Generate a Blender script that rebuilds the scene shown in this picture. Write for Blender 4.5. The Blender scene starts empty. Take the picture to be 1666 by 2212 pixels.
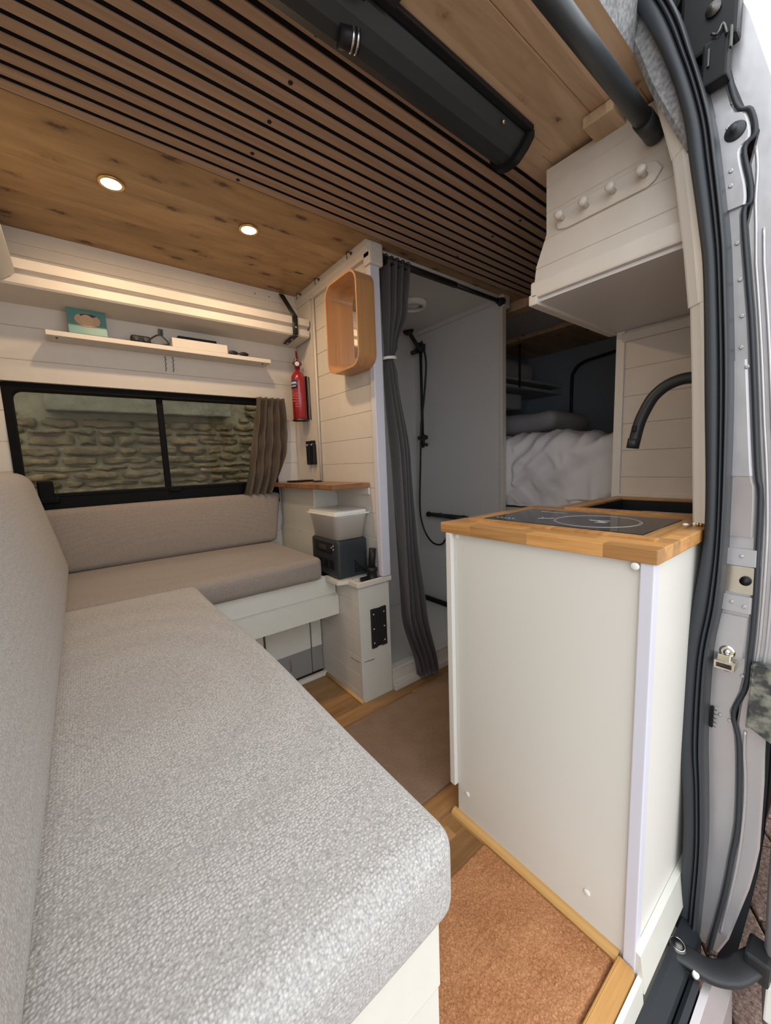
import bpy, bmesh, math, random
from mathutils import Vector, Matrix, noise
random.seed(7)
S = bpy.context.scene
C = S.collection

# ---------------------------------------------------------------- camera
H = 1.04
def cam_axes(yaw, pitch, roll):
    f = Vector((math.sin(yaw)*math.cos(pitch), math.cos(yaw)*math.cos(pitch), math.sin(pitch)))
    r = f.cross(Vector((0, 0, 1))).normalized(); u = r.cross(f)
    c, s = math.cos(roll), math.sin(roll)
    return c*r + s*u, -s*r + c*u, f
r_, u_, f_ = cam_axes(.6617, -.1262, -.0391)
cd = bpy.data.cameras.new('camera'); cam = bpy.data.objects.new('camera', cd); C.objects.link(cam)
cam.matrix_world = Matrix(((r_.x, u_.x, -f_.x, 0), (r_.y, u_.y, -f_.y, 0), (r_.z, u_.z, -f_.z, H), (0, 0, 0, 1)))
cd.sensor_fit = 'VERTICAL'; cd.sensor_height = 36; cd.lens = 839/2212*36; cd.clip_start = .02
S.camera = cam

# ---------------------------------------------------------------- light and exposure
S.view_settings.view_transform = 'Standard'; S.view_settings.look = 'None'
S.view_settings.gamma = 1; S.view_settings.exposure = 1.44
SKY = 1.25
w = bpy.data.worlds.new('overcast_sky'); S.world = w; w.use_nodes = True
nt = w.node_tree; bg = nt.nodes['Background']
tc = nt.nodes.new('ShaderNodeTexCoord'); sx = nt.nodes.new('ShaderNodeSeparateXYZ')
cr = nt.nodes.new('ShaderNodeValToRGB')
nt.links.new(tc.outputs['Generated'], sx.inputs[0]); nt.links.new(sx.outputs['Z'], cr.inputs[0])
cr.color_ramp.elements[0].position = 0; cr.color_ramp.elements[0].color = (.60, .62, .64, 1)
cr.color_ramp.elements[1].position = 1; cr.color_ramp.elements[1].color = (.93, .97, 1, 1)
nt.links.new(cr.outputs[0], bg.inputs[0]); bg.inputs[1].default_value = SKY
DOWNLIGHT_W = 1.25

# ---------------------------------------------------------------- materials
def mat(name, col, rough=.5, metal=0., **k):
    m = bpy.data.materials.new(name); m.use_nodes = True
    b = m.node_tree.nodes['Principled BSDF']
    b.inputs['Base Color'].default_value = (*col, 1); b.inputs['Roughness'].default_value = rough
    b.inputs['Metallic'].default_value = metal
    if 'spec' in k: b.inputs['Specular IOR Level'].default_value = k['spec']
    if 'coat' in k: b.inputs['Coat Weight'].default_value = k['coat']
    if 'emit' in k:
        b.inputs['Emission Color'].default_value = (*k['emit'][:3], 1); b.inputs['Emission Strength'].default_value = k['emit'][3]
    return m
def N(m, t, **kw):
    n = m.node_tree.nodes.new(t)
    for a, v in kw.items():
        if a in n.inputs.keys(): n.inputs[a].default_value = v
        else: setattr(n, a, v)
    return n
def L(m, a, b): m.node_tree.links.new(a, b)
def coords(m, scale=(1, 1, 1), off=(0, 0, 0)):
    g = N(m, 'ShaderNodeNewGeometry'); mp = N(m, 'ShaderNodeMapping')
    mp.inputs['Scale'].default_value = scale; mp.inputs['Location'].default_value = off
    L(m, g.outputs['Position'], mp.inputs[0]); return mp.outputs[0]
def bump(m, h, strength, dist=.002):
    b = N(m, 'ShaderNodeBump'); b.inputs['Strength'].default_value = strength; b.inputs['Distance'].default_value = dist
    L(m, h, b.inputs['Height']); L(m, b.outputs[0], m.node_tree.nodes['Principled BSDF'].inputs['Normal'])
def ramp(m, fac, stops):
    r = N(m, 'ShaderNodeValToRGB'); e = r.color_ramp.elements
    while len(e) < len(stops): e.new(.5)
    for i, (p, c) in enumerate(stops): e[i].position = p; e[i].color = (*c, 1)
    L(m, fac, r.inputs[0]); return r.outputs[0]
def mix(m, fac, a, b, mode='MIX'):
    x = N(m, 'ShaderNodeMix', data_type='RGBA', blend_type=mode)
    for s, v in ((x.inputs[0], fac), (x.inputs[6], a), (x.inputs[7], b)):
        if hasattr(v, 'is_linked'): L(m, v, s)
        elif isinstance(v, tuple): s.default_value = (*v, 1)
        else: s.default_value = v
    return x.outputs[2]
def setcol(m, c): L(m, c, m.node_tree.nodes['Principled BSDF'].inputs['Base Color'])

def painted(name, col, rough=.45, wob=.25):
    m = mat(name, col, rough); c = coords(m, (1, 1, 1))
    n = N(m, 'ShaderNodeTexNoise', Scale=22., Detail=5.); L(m, c, n.inputs['Vector'])
    f = ramp(m, n.outputs[0], [(.3, tuple(v*.96 for v in col)), (.7, col)]); setcol(m, f)
    bump(m, n.outputs[0], wob, .002); return m
def wood(name, light, dark, axis='x', stretch=14, knots=0, board=0, board_axis='y', rough=.5, bumpy=.2, var=.35, knot_col=(.06, .03, .015), off=0, length=0, kn=.13):
    """grain runs along axis; boards of the given width step along board_axis"""
    m = mat(name, light, rough)
    sc = {'x': (1, stretch, stretch), 'y': (stretch, 1, stretch), 'z': (stretch, stretch, 1)}[axis]
    c0 = coords(m)
    vec = c0
    if board:
        sp = N(m, 'ShaderNodeSeparateXYZ'); L(m, c0, sp.inputs[0])
        d = N(m, 'ShaderNodeMath', operation='MULTIPLY_ADD'); L(m, sp.outputs[board_axis.upper()], d.inputs[0]); d.inputs[1].default_value = 1/board; d.inputs[2].default_value = off
        fl = N(m, 'ShaderNodeMath', operation='FLOOR'); L(m, d.outputs[0], fl.inputs[0])
        key = fl.outputs[0]
        if length:
            wn0 = N(m, 'ShaderNodeTexWhiteNoise', noise_dimensions='1D'); L(m, key, wn0.inputs['W'])
            l = N(m, 'ShaderNodeMath', operation='MULTIPLY_ADD'); L(m, sp.outputs[axis.upper()], l.inputs[0]); l.inputs[1].default_value = 1/length; L(m, wn0.outputs[0], l.inputs[2])
            f2 = N(m, 'ShaderNodeMath', operation='FLOOR'); L(m, l.outputs[0], f2.inputs[0])
            k2 = N(m, 'ShaderNodeMath', operation='MULTIPLY_ADD'); L(m, f2.outputs[0], k2.inputs[0]); k2.inputs[1].default_value = 37.3; L(m, key, k2.inputs[2]); key = k2.outputs[0]
        wn = N(m, 'ShaderNodeTexWhiteNoise', noise_dimensions='1D'); L(m, key, wn.inputs['W'])
        va = N(m, 'ShaderNodeVectorMath', operation='SCALE'); L(m, wn.outputs['Color'], va.inputs[0]); va.inputs['Scale'].default_value = 9.
        vb = N(m, 'ShaderNodeVectorMath', operation='ADD'); L(m, c0, vb.inputs[0]); L(m, va.outputs[0], vb.inputs[1]); vec = vb.outputs[0]
    mp = N(m, 'ShaderNodeMapping'); mp.inputs['Scale'].default_value = sc; L(m, vec, mp.inputs[0])
    n = N(m, 'ShaderNodeTexNoise', Scale=2.2, Detail=7., Roughness=.6, Distortion=.6); L(m, mp.outputs[0], n.inputs['Vector'])
    n2 = N(m, 'ShaderNodeTexNoise', Scale=12., Detail=4.); L(m, mp.outputs[0], n2.inputs['Vector'])
    col = ramp(m, n.outputs[0], [(.32, dark), (.66, light)])
    col = mix(m, var*.6, col, ramp(m, n2.outputs[0], [(.35, dark), (.6, light)]))
    if board:
        hs = N(m, 'ShaderNodeHueSaturation'); L(m, col, hs.inputs['Color'])
        mr = N(m, 'ShaderNodeMapRange'); L(m, wn.outputs[0], mr.inputs[0]); mr.inputs[3].default_value = 1-var; mr.inputs[4].default_value = 1+var*.6
        L(m, mr.outputs[0], hs.inputs['Value']); col = hs.outputs[0]
    if knots:
        mk = N(m, 'ShaderNodeMapping'); L(m, vec, mk.inputs[0])
        mk.inputs['Scale'].default_value = {'x': (.45, 1, 1), 'y': (1, .45, 1), 'z': (1, 1, .45)}[axis]
        nd = N(m, 'ShaderNodeTexNoise', Scale=60., Detail=2.); L(m, vec, nd.inputs['Vector'])
        ad = N(m, 'ShaderNodeVectorMath', operation='MULTIPLY_ADD'); L(m, nd.outputs['Color'], ad.inputs[0]); ad.inputs[1].default_value = (.02, .02, .02); L(m, mk.outputs[0], ad.inputs[2])
        v = N(m, 'ShaderNodeTexVoronoi', Scale=float(knots), Randomness=1.); L(m, ad.outputs[0], v.inputs['Vector'])
        k = ramp(m, v.outputs['Distance'], [(kn*.45, (1, 1, 1)), (kn, (.25, .25, .25)), (kn*1.8, (0, 0, 0))])
        col = mix(m, k, col, knot_col)
    setcol(m, col); bump(m, n.outputs[0], bumpy, .001); return m

def fabric(name, a, b, cell=.0042, strength=.6, glints=.0):
    m = mat(name, a, .92, spec=.15)
    c = coords(m)
    v = N(m, 'ShaderNodeTexVoronoi', Scale=1/cell, Randomness=.62); L(m, c, v.inputs['Vector'])
    h = ramp(m, v.outputs['Distance'], [(.15, (1, 1, 1)), (.62, (0, 0, 0))])
    n = N(m, 'ShaderNodeTexNoise', Scale=420., Detail=2.); L(m, c, n.inputs['Vector'])
    n3 = N(m, 'ShaderNodeTexNoise', Scale=5., Detail=3.); L(m, c, n3.inputs['Vector'])
    col = mix(m, h, b, a)
    sp = ramp(m, v.outputs['Color'], [(.25, tuple(x*.72 for x in a)), (.6, a)])
    col = mix(m, .45, col, sp)
    col = mix(m, .3, col, ramp(m, n.outputs[0], [(.35, b), (.62, a)]))
    setcol(m, col); bump(m, h, strength, .0012)
    m.node_tree.nodes['Principled BSDF'].inputs['Sheen Weight'].default_value = .15
    return m

M = {}
M['white_board'] = painted('white_painted_board', (.65, .605, .545), .5, .25)
M['white_panel'] = mat('white_melamine', (.68, .665, .63), .35)
M['cream_panel'] = mat('cream_panel', (.67, .655, .605), .35)
M['blue_trim'] = mat('white_plastic_trim', (.62, .62, .70), .3)
M['white_plastic'] = mat('white_plastic', (.74, .73, .69), .3)
M['white_gloss'] = painted('white_gloss_paint', (.62, .61, .55), .3, .12)
M['shower_wall'] = mat('shower_panel', (.64, .63, .63), .5)
M['slat'] = wood('oak_veneer_slat', (.44, .305, .21), (.31, .205, .135), 'x', 30, board=.0408, board_axis='y', rough=.55, bumpy=.1, var=.12)
M['felt_black'] = mat('black_felt', (.008, .008, .010), .95, spec=.1)
M['pine_old'] = wood('stained_pine', (.46, .305, .145), (.27, .165, .075), 'x', 5, knots=19, board=.24, board_axis='y', rough=.45, var=.18, knot_col=(.085, .04, .016), kn=.24)
M['pine'] = wood('pine_cladding', (.66, .485, .32), (.46, .31, .185), 'x', 9, knots=13, board=.125, board_axis='y', rough=.5, var=.12, knot_col=(.14, .075, .035), kn=.10, off=.1)
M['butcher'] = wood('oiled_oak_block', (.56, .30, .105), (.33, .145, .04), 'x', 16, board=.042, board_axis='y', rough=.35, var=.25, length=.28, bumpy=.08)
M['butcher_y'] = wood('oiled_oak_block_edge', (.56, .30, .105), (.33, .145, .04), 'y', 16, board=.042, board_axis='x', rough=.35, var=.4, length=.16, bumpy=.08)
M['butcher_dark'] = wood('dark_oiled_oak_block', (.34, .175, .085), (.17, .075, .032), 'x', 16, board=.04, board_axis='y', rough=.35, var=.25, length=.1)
M['bamboo'] = wood('bentwood', (.50, .265, .11), (.38, .18, .068), 'z', 30, rough=.35, bumpy=.05)
M['floor'] = wood('laminate_floor', (.40, .225, .095), (.22, .105, .035), 'x', 9, knots=5, board=.066, board_axis='y', rough=.42, var=.3, length=.55, bumpy=.08, knot_col=(.08, .035, .012), kn=.07)
M['beading'] = wood('pine_beading', (.58, .345, .125), (.50, .28, .09), 'y', 20, rough=.45, bumpy=.05)
M['sill_wood'] = wood('oak_sill', (.56, .31, .095), (.38, .185, .05), 'x', 12, rough=.4, knots=7, kn=.09)
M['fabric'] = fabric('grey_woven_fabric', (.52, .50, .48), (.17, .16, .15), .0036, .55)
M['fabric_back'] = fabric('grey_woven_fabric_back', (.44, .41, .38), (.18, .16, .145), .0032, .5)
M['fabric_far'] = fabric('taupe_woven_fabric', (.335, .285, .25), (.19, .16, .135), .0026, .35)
M['black_plastic'] = mat('black_plastic', (.008, .0085, .010), .45, spec=.3)
M['window_black'] = mat('window_frame_black', (.0025, .0025, .003), .6, spec=.12)
M['black_matte'] = mat('matt_black_metal', (.014, .015, .017), .5)
M['grey_black'] = mat('charcoal_plastic', (.022, .027, .031), .5)
M['rubber'] = mat('rubber_seal', (.025, .030, .036), .5)
M['rubber_dark'] = mat('black_sill_plastic', (.009, .011, .014), .5, spec=.3)
M['tap'] = mat('matt_black_tap', (.028, .034, .040), .42)
M['black_glass'] = mat('black_hob_glass', (.006, .006, .007), .08)
M['steel'] = mat('brushed_steel', (.6, .6, .6), .25, 1.)
M['dark_steel'] = mat('dark_steel', (.12, .115, .11), .4, 1.)
M['chrome'] = mat('chrome', (.8, .8, .8), .08, 1.)
M['brass'] = mat('brass', (.7, .5, .25), .35, 1.)
M['zinc'] = mat('zinc_plate', (.66, .62, .52), .25, 1.)
M['mirror'] = mat('mirror_glass', (.92, .92, .92), .01, 1.)
M['red'] = mat('red_enamel', (.27, .010, .018), .25, coat=.5)
M['dark_red'] = mat('dark_red_plastic', (.16, .015, .02), .4)
M['label_blue'] = mat('blue_label', (.012, .045, .13), .4)
M['label_white'] = mat('white_print', (.6, .55, .55), .5)
M['label_pink'] = mat('faded_print', (.48, .14, .14), .5)
M['teal'] = painted('teal_paint', (.10, .26, .25), .4, .1)
M['shell'] = mat('pink_cream_print', (.56, .36, .26), .6)
M['shell_mid'] = mat('cream_print', (.60, .42, .25), .6)
M['grey_bin'] = mat('grey_storage_box', (.22, .215, .21), .6)
M['curtain'] = mat('grey_satin_curtain', (.21, .195, .205), .36, spec=.6)
M['win_curtain'] = mat('taupe_curtain', (.175, .140, .105), .85)
M['duvet'] = mat('white_cotton', (.83, .82, .86), .85)
M['pillow'] = mat('grey_cotton', (.50, .48, .51), .85)
M['navy'] = mat('dark_slate_lining', (.34, .40, .47), .8)
M['bed_shelf'] = mat('grey_painted_shelf', (.52, .53, .55), .6)
M['white_print_hob'] = mat('hob_marking', (.45, .47, .50), .4)
M['sink'] = mat('black_sink', (.010, .013, .017), .35)
M['dark_body'] = mat('dark_painted_metal', (.05, .055, .06), .4)

def silver(name, col, rough=.32):
    m = mat(name, col, rough, .55, coat=.25)
    c = coords(m); n = N(m, 'ShaderNodeTexNoise', Scale=9., Detail=3.); L(m, c, n.inputs['Vector'])
    bump(m, n.outputs[0], .25, .01); return m
M['silver'] = silver('silver_car_paint', (.46, .455, .47))
M['silver_dull'] = silver('dull_silver_paint', (.40, .37, .37), .4)
m = mat('weathered_rubber', (.12, .12, .105), .85); c = coords(m)
n = N(m, 'ShaderNodeTexNoise', Scale=45., Detail=6.); L(m, c, n.inputs['Vector'])
setcol(m, ramp(m, n.outputs[0], [(.42, (.035, .037, .036)), (.6, (.20, .195, .16))])); bump(m, n.outputs[0], .6, .003); M['weathered'] = m
m = mat('carpet_lining', (.2, .2, .2), .95, spec=.05); c = coords(m)
n = N(m, 'ShaderNodeTexNoise', Scale=110., Detail=5.); L(m, c, n.inputs['Vector'])
setcol(m, ramp(m, n.outputs[0], [(.38, (.19, .20, .21)), (.65, (.34, .34, .345))])); bump(m, n.outputs[0], .7, .003); M['lining'] = m
def pile(name, a, b, sc, d):
    m = mat(name, a, .97, spec=.05); c = coords(m, (1, 1, 1))
    n = N(m, 'ShaderNodeTexNoise', Scale=sc, Detail=4., Roughness=.7, Distortion=.8); L(m, c, n.inputs['Vector'])
    n2 = N(m, 'ShaderNodeTexNoise', Scale=14., Detail=3.); L(m, c, n2.inputs['Vector'])
    v = N(m, 'ShaderNodeTexVoronoi', Scale=sc*1.1); L(m, c, v.inputs['Vector'])
    col = ramp(m, n.outputs[0], [(.36, b), (.60, a)])
    col = mix(m, .35, col, ramp(m, n2.outputs[0], [(.35, b), (.65, a)]))
    col = mix(m, .3, col, ramp(m, v.outputs['Distance'], [(.1, a), (.6, b)]))
    setcol(m, col); bump(m, n.outputs[0], 1., d); return m
M['coir'] = pile('coir_fibre', (.66, .34, .17), (.33, .135, .055), 190., .005)
M['carpet'] = pile('brown_carpet', (.40, .28, .20), (.25, .165, .110), 260., .004)
M['coir_edge'] = mat('dark_binding', (.05, .03, .02), .9)
# stone, mortar, pavers
def stone(name, a, b, c2):
    m = mat(name, a, .95, spec=.1); c = coords(m)
    n = N(m, 'ShaderNodeTexNoise', Scale=9., Detail=9., Roughness=.72); L(m, c, n.inputs['Vector'])
    n2 = N(m, 'ShaderNodeTexNoise', Scale=1.7, Detail=3.); L(m, c, n2.inputs['Vector'])
    col = ramp(m, n.outputs[0], [(.36, b), (.62, a)])
    col = mix(m, ramp(m, n2.outputs[0], [(.42, (0, 0, 0)), (.62, (.7, .7, .7))]), col, c2)
    setcol(m, col); bump(m, n.outputs[0], 1., .03); return m
M['stone'] = stone('rough_stone', (.27, .20, .115), (.085, .066, .04), (.155, .125, .08))
M['mortar'] = stone('lime_mortar', (.31, .27, .19), (.19, .165, .115), (.24, .22, .155))
M['lintel'] = stone('stone_lintel', (.235, .215, .165), (.13, .125, .09), (.19, .175, .13))
m = mat('pink_paver', (.3, .2, .17), .95, spec=.1); c = coords(m)
n = N(m, 'ShaderNodeTexNoise', Scale=110., Detail=4., Roughness=.8); L(m, c, n.inputs['Vector'])
n2 = N(m, 'ShaderNodeTexNoise', Scale=7., Detail=3.); L(m, c, n2.inputs['Vector'])
cc = ramp(m, n.outputs[0], [(.38, (.20, .125, .10)), (.55, (.44, .31, .26)), (.70, (.66, .58, .53))])
setcol(m, cc); bump(m, n.outputs[0], .5, .004); M['paver'] = m
m = mat('mossy_joint', (.05, .06, .02), 1., spec=.05); c = coords(m)
n = N(m, 'ShaderNodeTexNoise', Scale=12., Detail=4.); L(m, c, n.inputs['Vector'])
setcol(m, ramp(m, n.outputs[0], [(.5, (.035, .033, .028)), (.62, (.12, .15, .03))])); M['joint'] = m
# tinted window glass
m = bpy.data.materials.new('tinted_glass'); m.use_nodes = True; t = m.node_tree; t.nodes.remove(t.nodes['Principled BSDF'])
tr = t.nodes.new('ShaderNodeBsdfTransparent'); tr.inputs[0].default_value = (.80, .79, .73, 1)
gl = t.nodes.new('ShaderNodeBsdfGlossy'); gl.inputs['Roughness'].default_value = .02
fr = t.nodes.new('ShaderNodeFresnel'); fr.inputs[0].default_value = 1.14
mx = t.nodes.new('ShaderNodeMixShader'); t.links.new(fr.outputs[0], mx.inputs[0]); t.links.new(tr.outputs[0], mx.inputs[1]); t.links.new(gl.outputs[0], mx.inputs[2])
t.links.new(mx.outputs[0], t.nodes['Material Output'].inputs[0]); M['glass'] = m
# milky plastic of the tub
m = mat('milky_plastic', (.70, .67, .62), .35); b = m.node_tree.nodes['Principled BSDF']
b.inputs['Alpha'].default_value = .62; M['milky'] = m
M['lamp_glow'] = mat('lamp_glow', (1, .8, .5), .5, emit=(1., .72, .36, 9.))

# ---------------------------------------------------------------- helpers
def nb(): return bmesh.new()
def merge(bm, tmp, smooth=False):
    me = bpy.data.meshes.new('t'); 
    if smooth:
        for f in tmp.faces: f.smooth = True
    tmp.to_mesh(me); tmp.free(); bm.from_mesh(me); bpy.data.meshes.remove(me); return bm
def box(bm, x0, x1, y0, y1, z0, z1, bev=0, seg=2, rot=None, piv=None):
    t = bmesh.new(); bmesh.ops.create_cube(t, size=1)
    for v in t.verts: v.co = Vector(((x0+x1)/2+v.co.x*abs(x1-x0), (y0+y1)/2+v.co.y*abs(y1-y0), (z0+z1)/2+v.co.z*abs(z1-z0)))
    if bev: bmesh.ops.bevel(t, geom=t.edges[:], offset=bev, segments=seg, affect='EDGES', profile=.6)
    if rot is not None:
        p = Vector(piv) if piv else Vector(((x0+x1)/2, (y0+y1)/2, (z0+z1)/2))
        for v in t.verts: v.co = p + rot @ (v.co-p)
    return merge(bm, t)
def poly_prism(bm, pts, axis, a, b, bev=0):
    """pts 2D outline in the two axes other than `axis` (in xyz order); extruded from a to b"""
    t = bmesh.new(); ax = 'xyz'.index(axis)
    def P(p, c):
        q = list(p); q.insert(ax, c); return q
    v0 = [t.verts.new(P(p, a)) for p in pts]; v1 = [t.verts.new(P(p, b)) for p in pts]
    n = len(pts); t.faces.new(v0); t.faces.new(list(reversed(v1)))
    for i in range(n): t.faces.new((v0[i], v1[i], v1[(i+1) % n], v0[(i+1) % n]))
    bmesh.ops.recalc_face_normals(t, faces=t.faces)
    if bev: bmesh.ops.bevel(t, geom=t.edges[:], offset=bev, segments=2, affect='EDGES')
    return merge(bm, t)
def smoothline(pts, n=8):
    P = [Vector(p) for p in pts]; out = []
    for i in range(len(P)-1):
        p0 = P[max(i-1, 0)]; p1 = P[i]; p2 = P[i+1]; p3 = P[min(i+2, len(P)-1)]
        for k in range(n):
            t = k/n
            out.append(.5*((2*p1)+(-p0+p2)*t+(2*p0-5*p1+4*p2-p3)*t*t+(-p0+3*p1-3*p2+p3)*t**3))
    out.append(P[-1]); return out
def sweep(bm, pts, prof, up=(0, 0, 1), scale=None, cap=True):
    """closed 2D profile (side, up) swept along a polyline"""
    t = bmesh.new(); rings = []; pts = [Vector(p) for p in pts]; up = Vector(up)
    for i, p in enumerate(pts):
        d = (pts[min(i+1, len(pts)-1)]-pts[max(i-1, 0)]).normalized()
        s = d.cross(up)
        s = s.normalized() if s.length > 1e-4 else Vector((1, 0, 0))
        u = s.cross(d); k = scale[i] if scale else 1
        rings.append([t.verts.new(p+s*a*k+u*b*k) for a, b in prof])
    n = len(prof)
    for i in range(len(rings)-1):
        for j in range(n): t.faces.new((rings[i][j], rings[i][(j+1) % n], rings[i+1][(j+1) % n], rings[i+1][j]))
    if cap: t.faces.new(rings[0][::-1]); t.faces.new(rings[-1])
    bmesh.ops.recalc_face_normals(t, faces=t.faces)
    for f in t.faces: f.smooth = len(f.verts) == 4
    return merge(bm, t)
def circ(r, n=14): return [(r*math.cos(2*math.pi*i/n), r*math.sin(2*math.pi*i/n)) for i in range(n)]
def tube(bm, pts, r, n=14, sm=0):
    if sm: pts = smoothline(pts, sm)
    d = Vector(pts[-1])-Vector(pts[0])
    up = (0, 0, 1) if abs(d.normalized().z) < .8 else (0.02, 1, 0)
    return sweep(bm, pts, circ(r, n), up)
def lathe(bm, prof, o, axis=(0, 0, 1), n=28):
    closed = prof[0] == prof[-1]
    t = bmesh.new(); a = Vector(axis).normalized(); q = Vector((0, 0, 1)).rotation_difference(a); o = Vector(o); rings = []
    for r, h in prof:
        r = max(r, 1e-5)
        rings.append([t.verts.new(o+q @ Vector((r*math.cos(2*math.pi*i/n), r*math.sin(2*math.pi*i/n), h))) for i in range(n)])
    for i in range(len(rings)-1):
        for j in range(n): t.faces.new((rings[i][j], rings[i][(j+1) % n], rings[i+1][(j+1) % n], rings[i+1][j]))
    if not closed: t.faces.new(rings[0][::-1]); t.faces.new(rings[-1])
    bmesh.ops.remove_doubles(t, verts=t.verts, dist=1e-6)
    bmesh.ops.recalc_face_normals(t, faces=t.faces)
    for f in t.faces: f.smooth = len(f.verts) <= 4
    return merge(bm, t)
def ellipsoid(bm, c, r, n=16):
    t = bmesh.new(); bmesh.ops.create_uvsphere(t, u_segments=n, v_segments=n//2+2, radius=1)
    for v in t.verts: v.co = Vector((c[0]+v.co.x*r[0], c[1]+v.co.y*r[1], c[2]+v.co.z*r[2]))
    return merge(bm, t, True)
def rounded(bm, x0, x1, y0, y1, z0, z1, r, bulge=(0, 0, 0), n=10, warp=None):
    """upholstered block: rounded box with bulged faces"""
    hx, hy, hz = (x1-x0)/2, (y1-y0)/2, (z1-z0)/2; c = Vector(((x0+x1)/2, (y0+y1)/2, (z0+z1)/2))
    def ticks(h):
        e = [-h, -h+r*.12, -h+r*.35, -h+r*.65, -h+r]; m_ = [-(h-r)+2*(h-r)*i/n for i in range(1, n)]
        return e+m_+[-v for v in reversed(e)]
    T = [ticks(hx), ticks(hy), ticks(hz)]; hh = (hx, hy, hz); t = bmesh.new(); cache = {}
    def vert(i, j, k):
        key = (i, j, k)
        if key not in cache:
            p = Vector((T[0][i], T[1][j], T[2][k]))
            q = Vector([max(-(h-r), min(h-r, v)) for v, h in zip(p, hh)]); d = p-q
            nrm = d.normalized() if d.length > 1e-7 else Vector((0, 0, 0))
            if d.length > 1e-7: p = q+nrm*r
            f = [max(0, 1-(v/h)**2) for v, h in zip(p, hh)]
            p = p+Vector((nrm.x*bulge[0]*f[1]*f[2], nrm.y*bulge[1]*f[0]*f[2], nrm.z*bulge[2]*f[0]*f[1]))
            p = p+c
            if warp: p = warp(p)
            cache[key] = t.verts.new(p)
        return cache[key]
    nx, ny, nz = len(T[0])-1, len(T[1])-1, len(T[2])-1
    for i in range(nx):
        for j in range(ny):
            for k in (0, nz): t.faces.new((vert(i, j, k), vert(i+1, j, k), vert(i+1, j+1, k), vert(i, j+1, k)))
    for i in range(nx):
        for k in range(nz):
            for j in (0, ny): t.faces.new((vert(i, j, k), vert(i+1, j, k), vert(i+1, j, k+1), vert(i, j, k+1)))
    for j in range(ny):
        for k in range(nz):
            for i in (0, nx): t.faces.new((vert(i, j, k), vert(i, j+1, k), vert(i, j+1, k+1), vert(i, j, k+1)))
    bmesh.ops.recalc_face_normals(t, faces=t.faces)
    return merge(bm, t, True)
def root_of(o):
    while o.parent: o = o.parent
    return o
def obj(name, bm, m, parent=None, smooth=False):
    me = bpy.data.meshes.new(name)
    if parent is not None:
        off = Vector(root_of(parent).location)
        for v in bm.verts: v.co -= off
    if smooth:
        for f in bm.faces: f.smooth = True
    bm.to_mesh(me); bm.free(); me.materials.append(M[m] if isinstance(m, str) else m)
    o = bpy.data.objects.new(name, me); C.objects.link(o)
    if parent is not None: o.parent = parent
    return o
def tag(o, label, cat, group=None):
    o['label'] = label; o['category'] = cat
    if group: o['group'] = group
    return o
def thing(name, label, cat, loc, group=None):
    o = bpy.data.objects.new(name, None); o.empty_display_size = .05; C.objects.link(o); o.location = loc
    return tag(o, label, cat, group)
def struct(name, bm, m, parent=None):
    o = obj(name, bm, m, parent)
    if parent is None: o['kind'] = 'structure'
    return o
def sbox(name, m, *a, **k): return struct(name, box(nb(), *a, **k), m)
def groove_profile(h0, h1, step, depth=.003, width=.004, off=0.):
    """(height, inset) pairs of a tongue and groove boarded face"""
    out = [(h0, 0)]; z = h0+off+step if off <= 0 else h0+off
    while z < h1-.01:
        out += [(z-width/2, 0), (z, depth), (z+width/2, 0)]; z += step
    return out+[(h1, 0)]
def boarded(bm, frame, u0, u1, prof, back):
    """frame(u, h, d) maps along, height and inset to a point; back is the inset of the rear face"""
    t = bmesh.new(); n = len(prof)
    pts = prof+[(prof[-1][0], back), (prof[0][0], back)]
    a = [t.verts.new(frame(u0, h, d)) for h, d in pts]; b = [t.verts.new(frame(u1, h, d)) for h, d in pts]
    k = len(pts)
    for i in range(k): t.faces.new((a[i], a[(i+1) % k], b[(i+1) % k], b[i]))
    t.faces.new(a); t.faces.new(b[::-1]); bmesh.ops.recalc_face_normals(t, faces=t.faces)
    return merge(bm, t)

# ================================================================ STRUCTURE
CZ = 1.90
# ground and outside wall
sbox('ground', 'paver', -5, 6, -6, 6, -.66, -.512)
sbox('ground', 'joint', -1.2, 4.2, -2.6, 2.6, -.511, -.501)
bm = nb()
for i in range(10):
    for j in range(12):
        x = -.35+i*.30+(.15 if j % 2 else 0); y = -1.3+j*.2
        box(bm, x+.004, x+.296, y+.004, y+.196, -.505, -.486+random.uniform(-.003, .003), .006)
pv = struct('ground', bm, 'paver')
R = Matrix.Rotation(math.radians(34), 3, 'Z')
for v in pv.data.vertices:
    p = R @ Vector((v.co.x-1.2, v.co.y, 0)); v.co.x = 1.2+p.x; v.co.y = p.y
# stone wall beyond the window
yw = 3.55
sbox('wall_outside', 'mortar', -2.6, 3.2, yw+.02, yw+.4, -.5, 2.7)
bm = nb(); z = .1
while z < 2.3:
    h = random.choice((.045, .055, .065, .075, .06)); x = -1.6-random.random()*.2
    while x < 1.9:
        wd = random.choice((.12, .17, .22, .28, .34)); d = random.uniform(-.012, .018)
        if not (x+wd > -.16 and x < 1.10 and z+h > 1.475 and z < 1.60):
            t = bmesh.new(); bmesh.ops.create_cube(t, size=1); bmesh.ops.subdivide_edges(t, edges=t.edges[:], cuts=5, use_grid_fill=True)
            for v in t.verts:
                q = v.co.copy(); rr = .5-.12*abs(q.x)**2*2
                p = Vector((x+wd/2+q.x*(wd-.024)*(1-.10*abs(q.z*2)**3), yw+.03-d-(q.y < 0)*.010*(1-(q.x*2)**4)*(1-(q.z*2)**4)+q.y*.06, z+h/2+q.z*(h-.016)*(1-.16*abs(q.x*2)**4)))
                v.co = p+noise.noise_vector(p*16)*.014+noise.noise_vector(p*Vector((38, 38, 60)))*.010
            merge(bm, t, True)
        x += wd
    z += h
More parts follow.
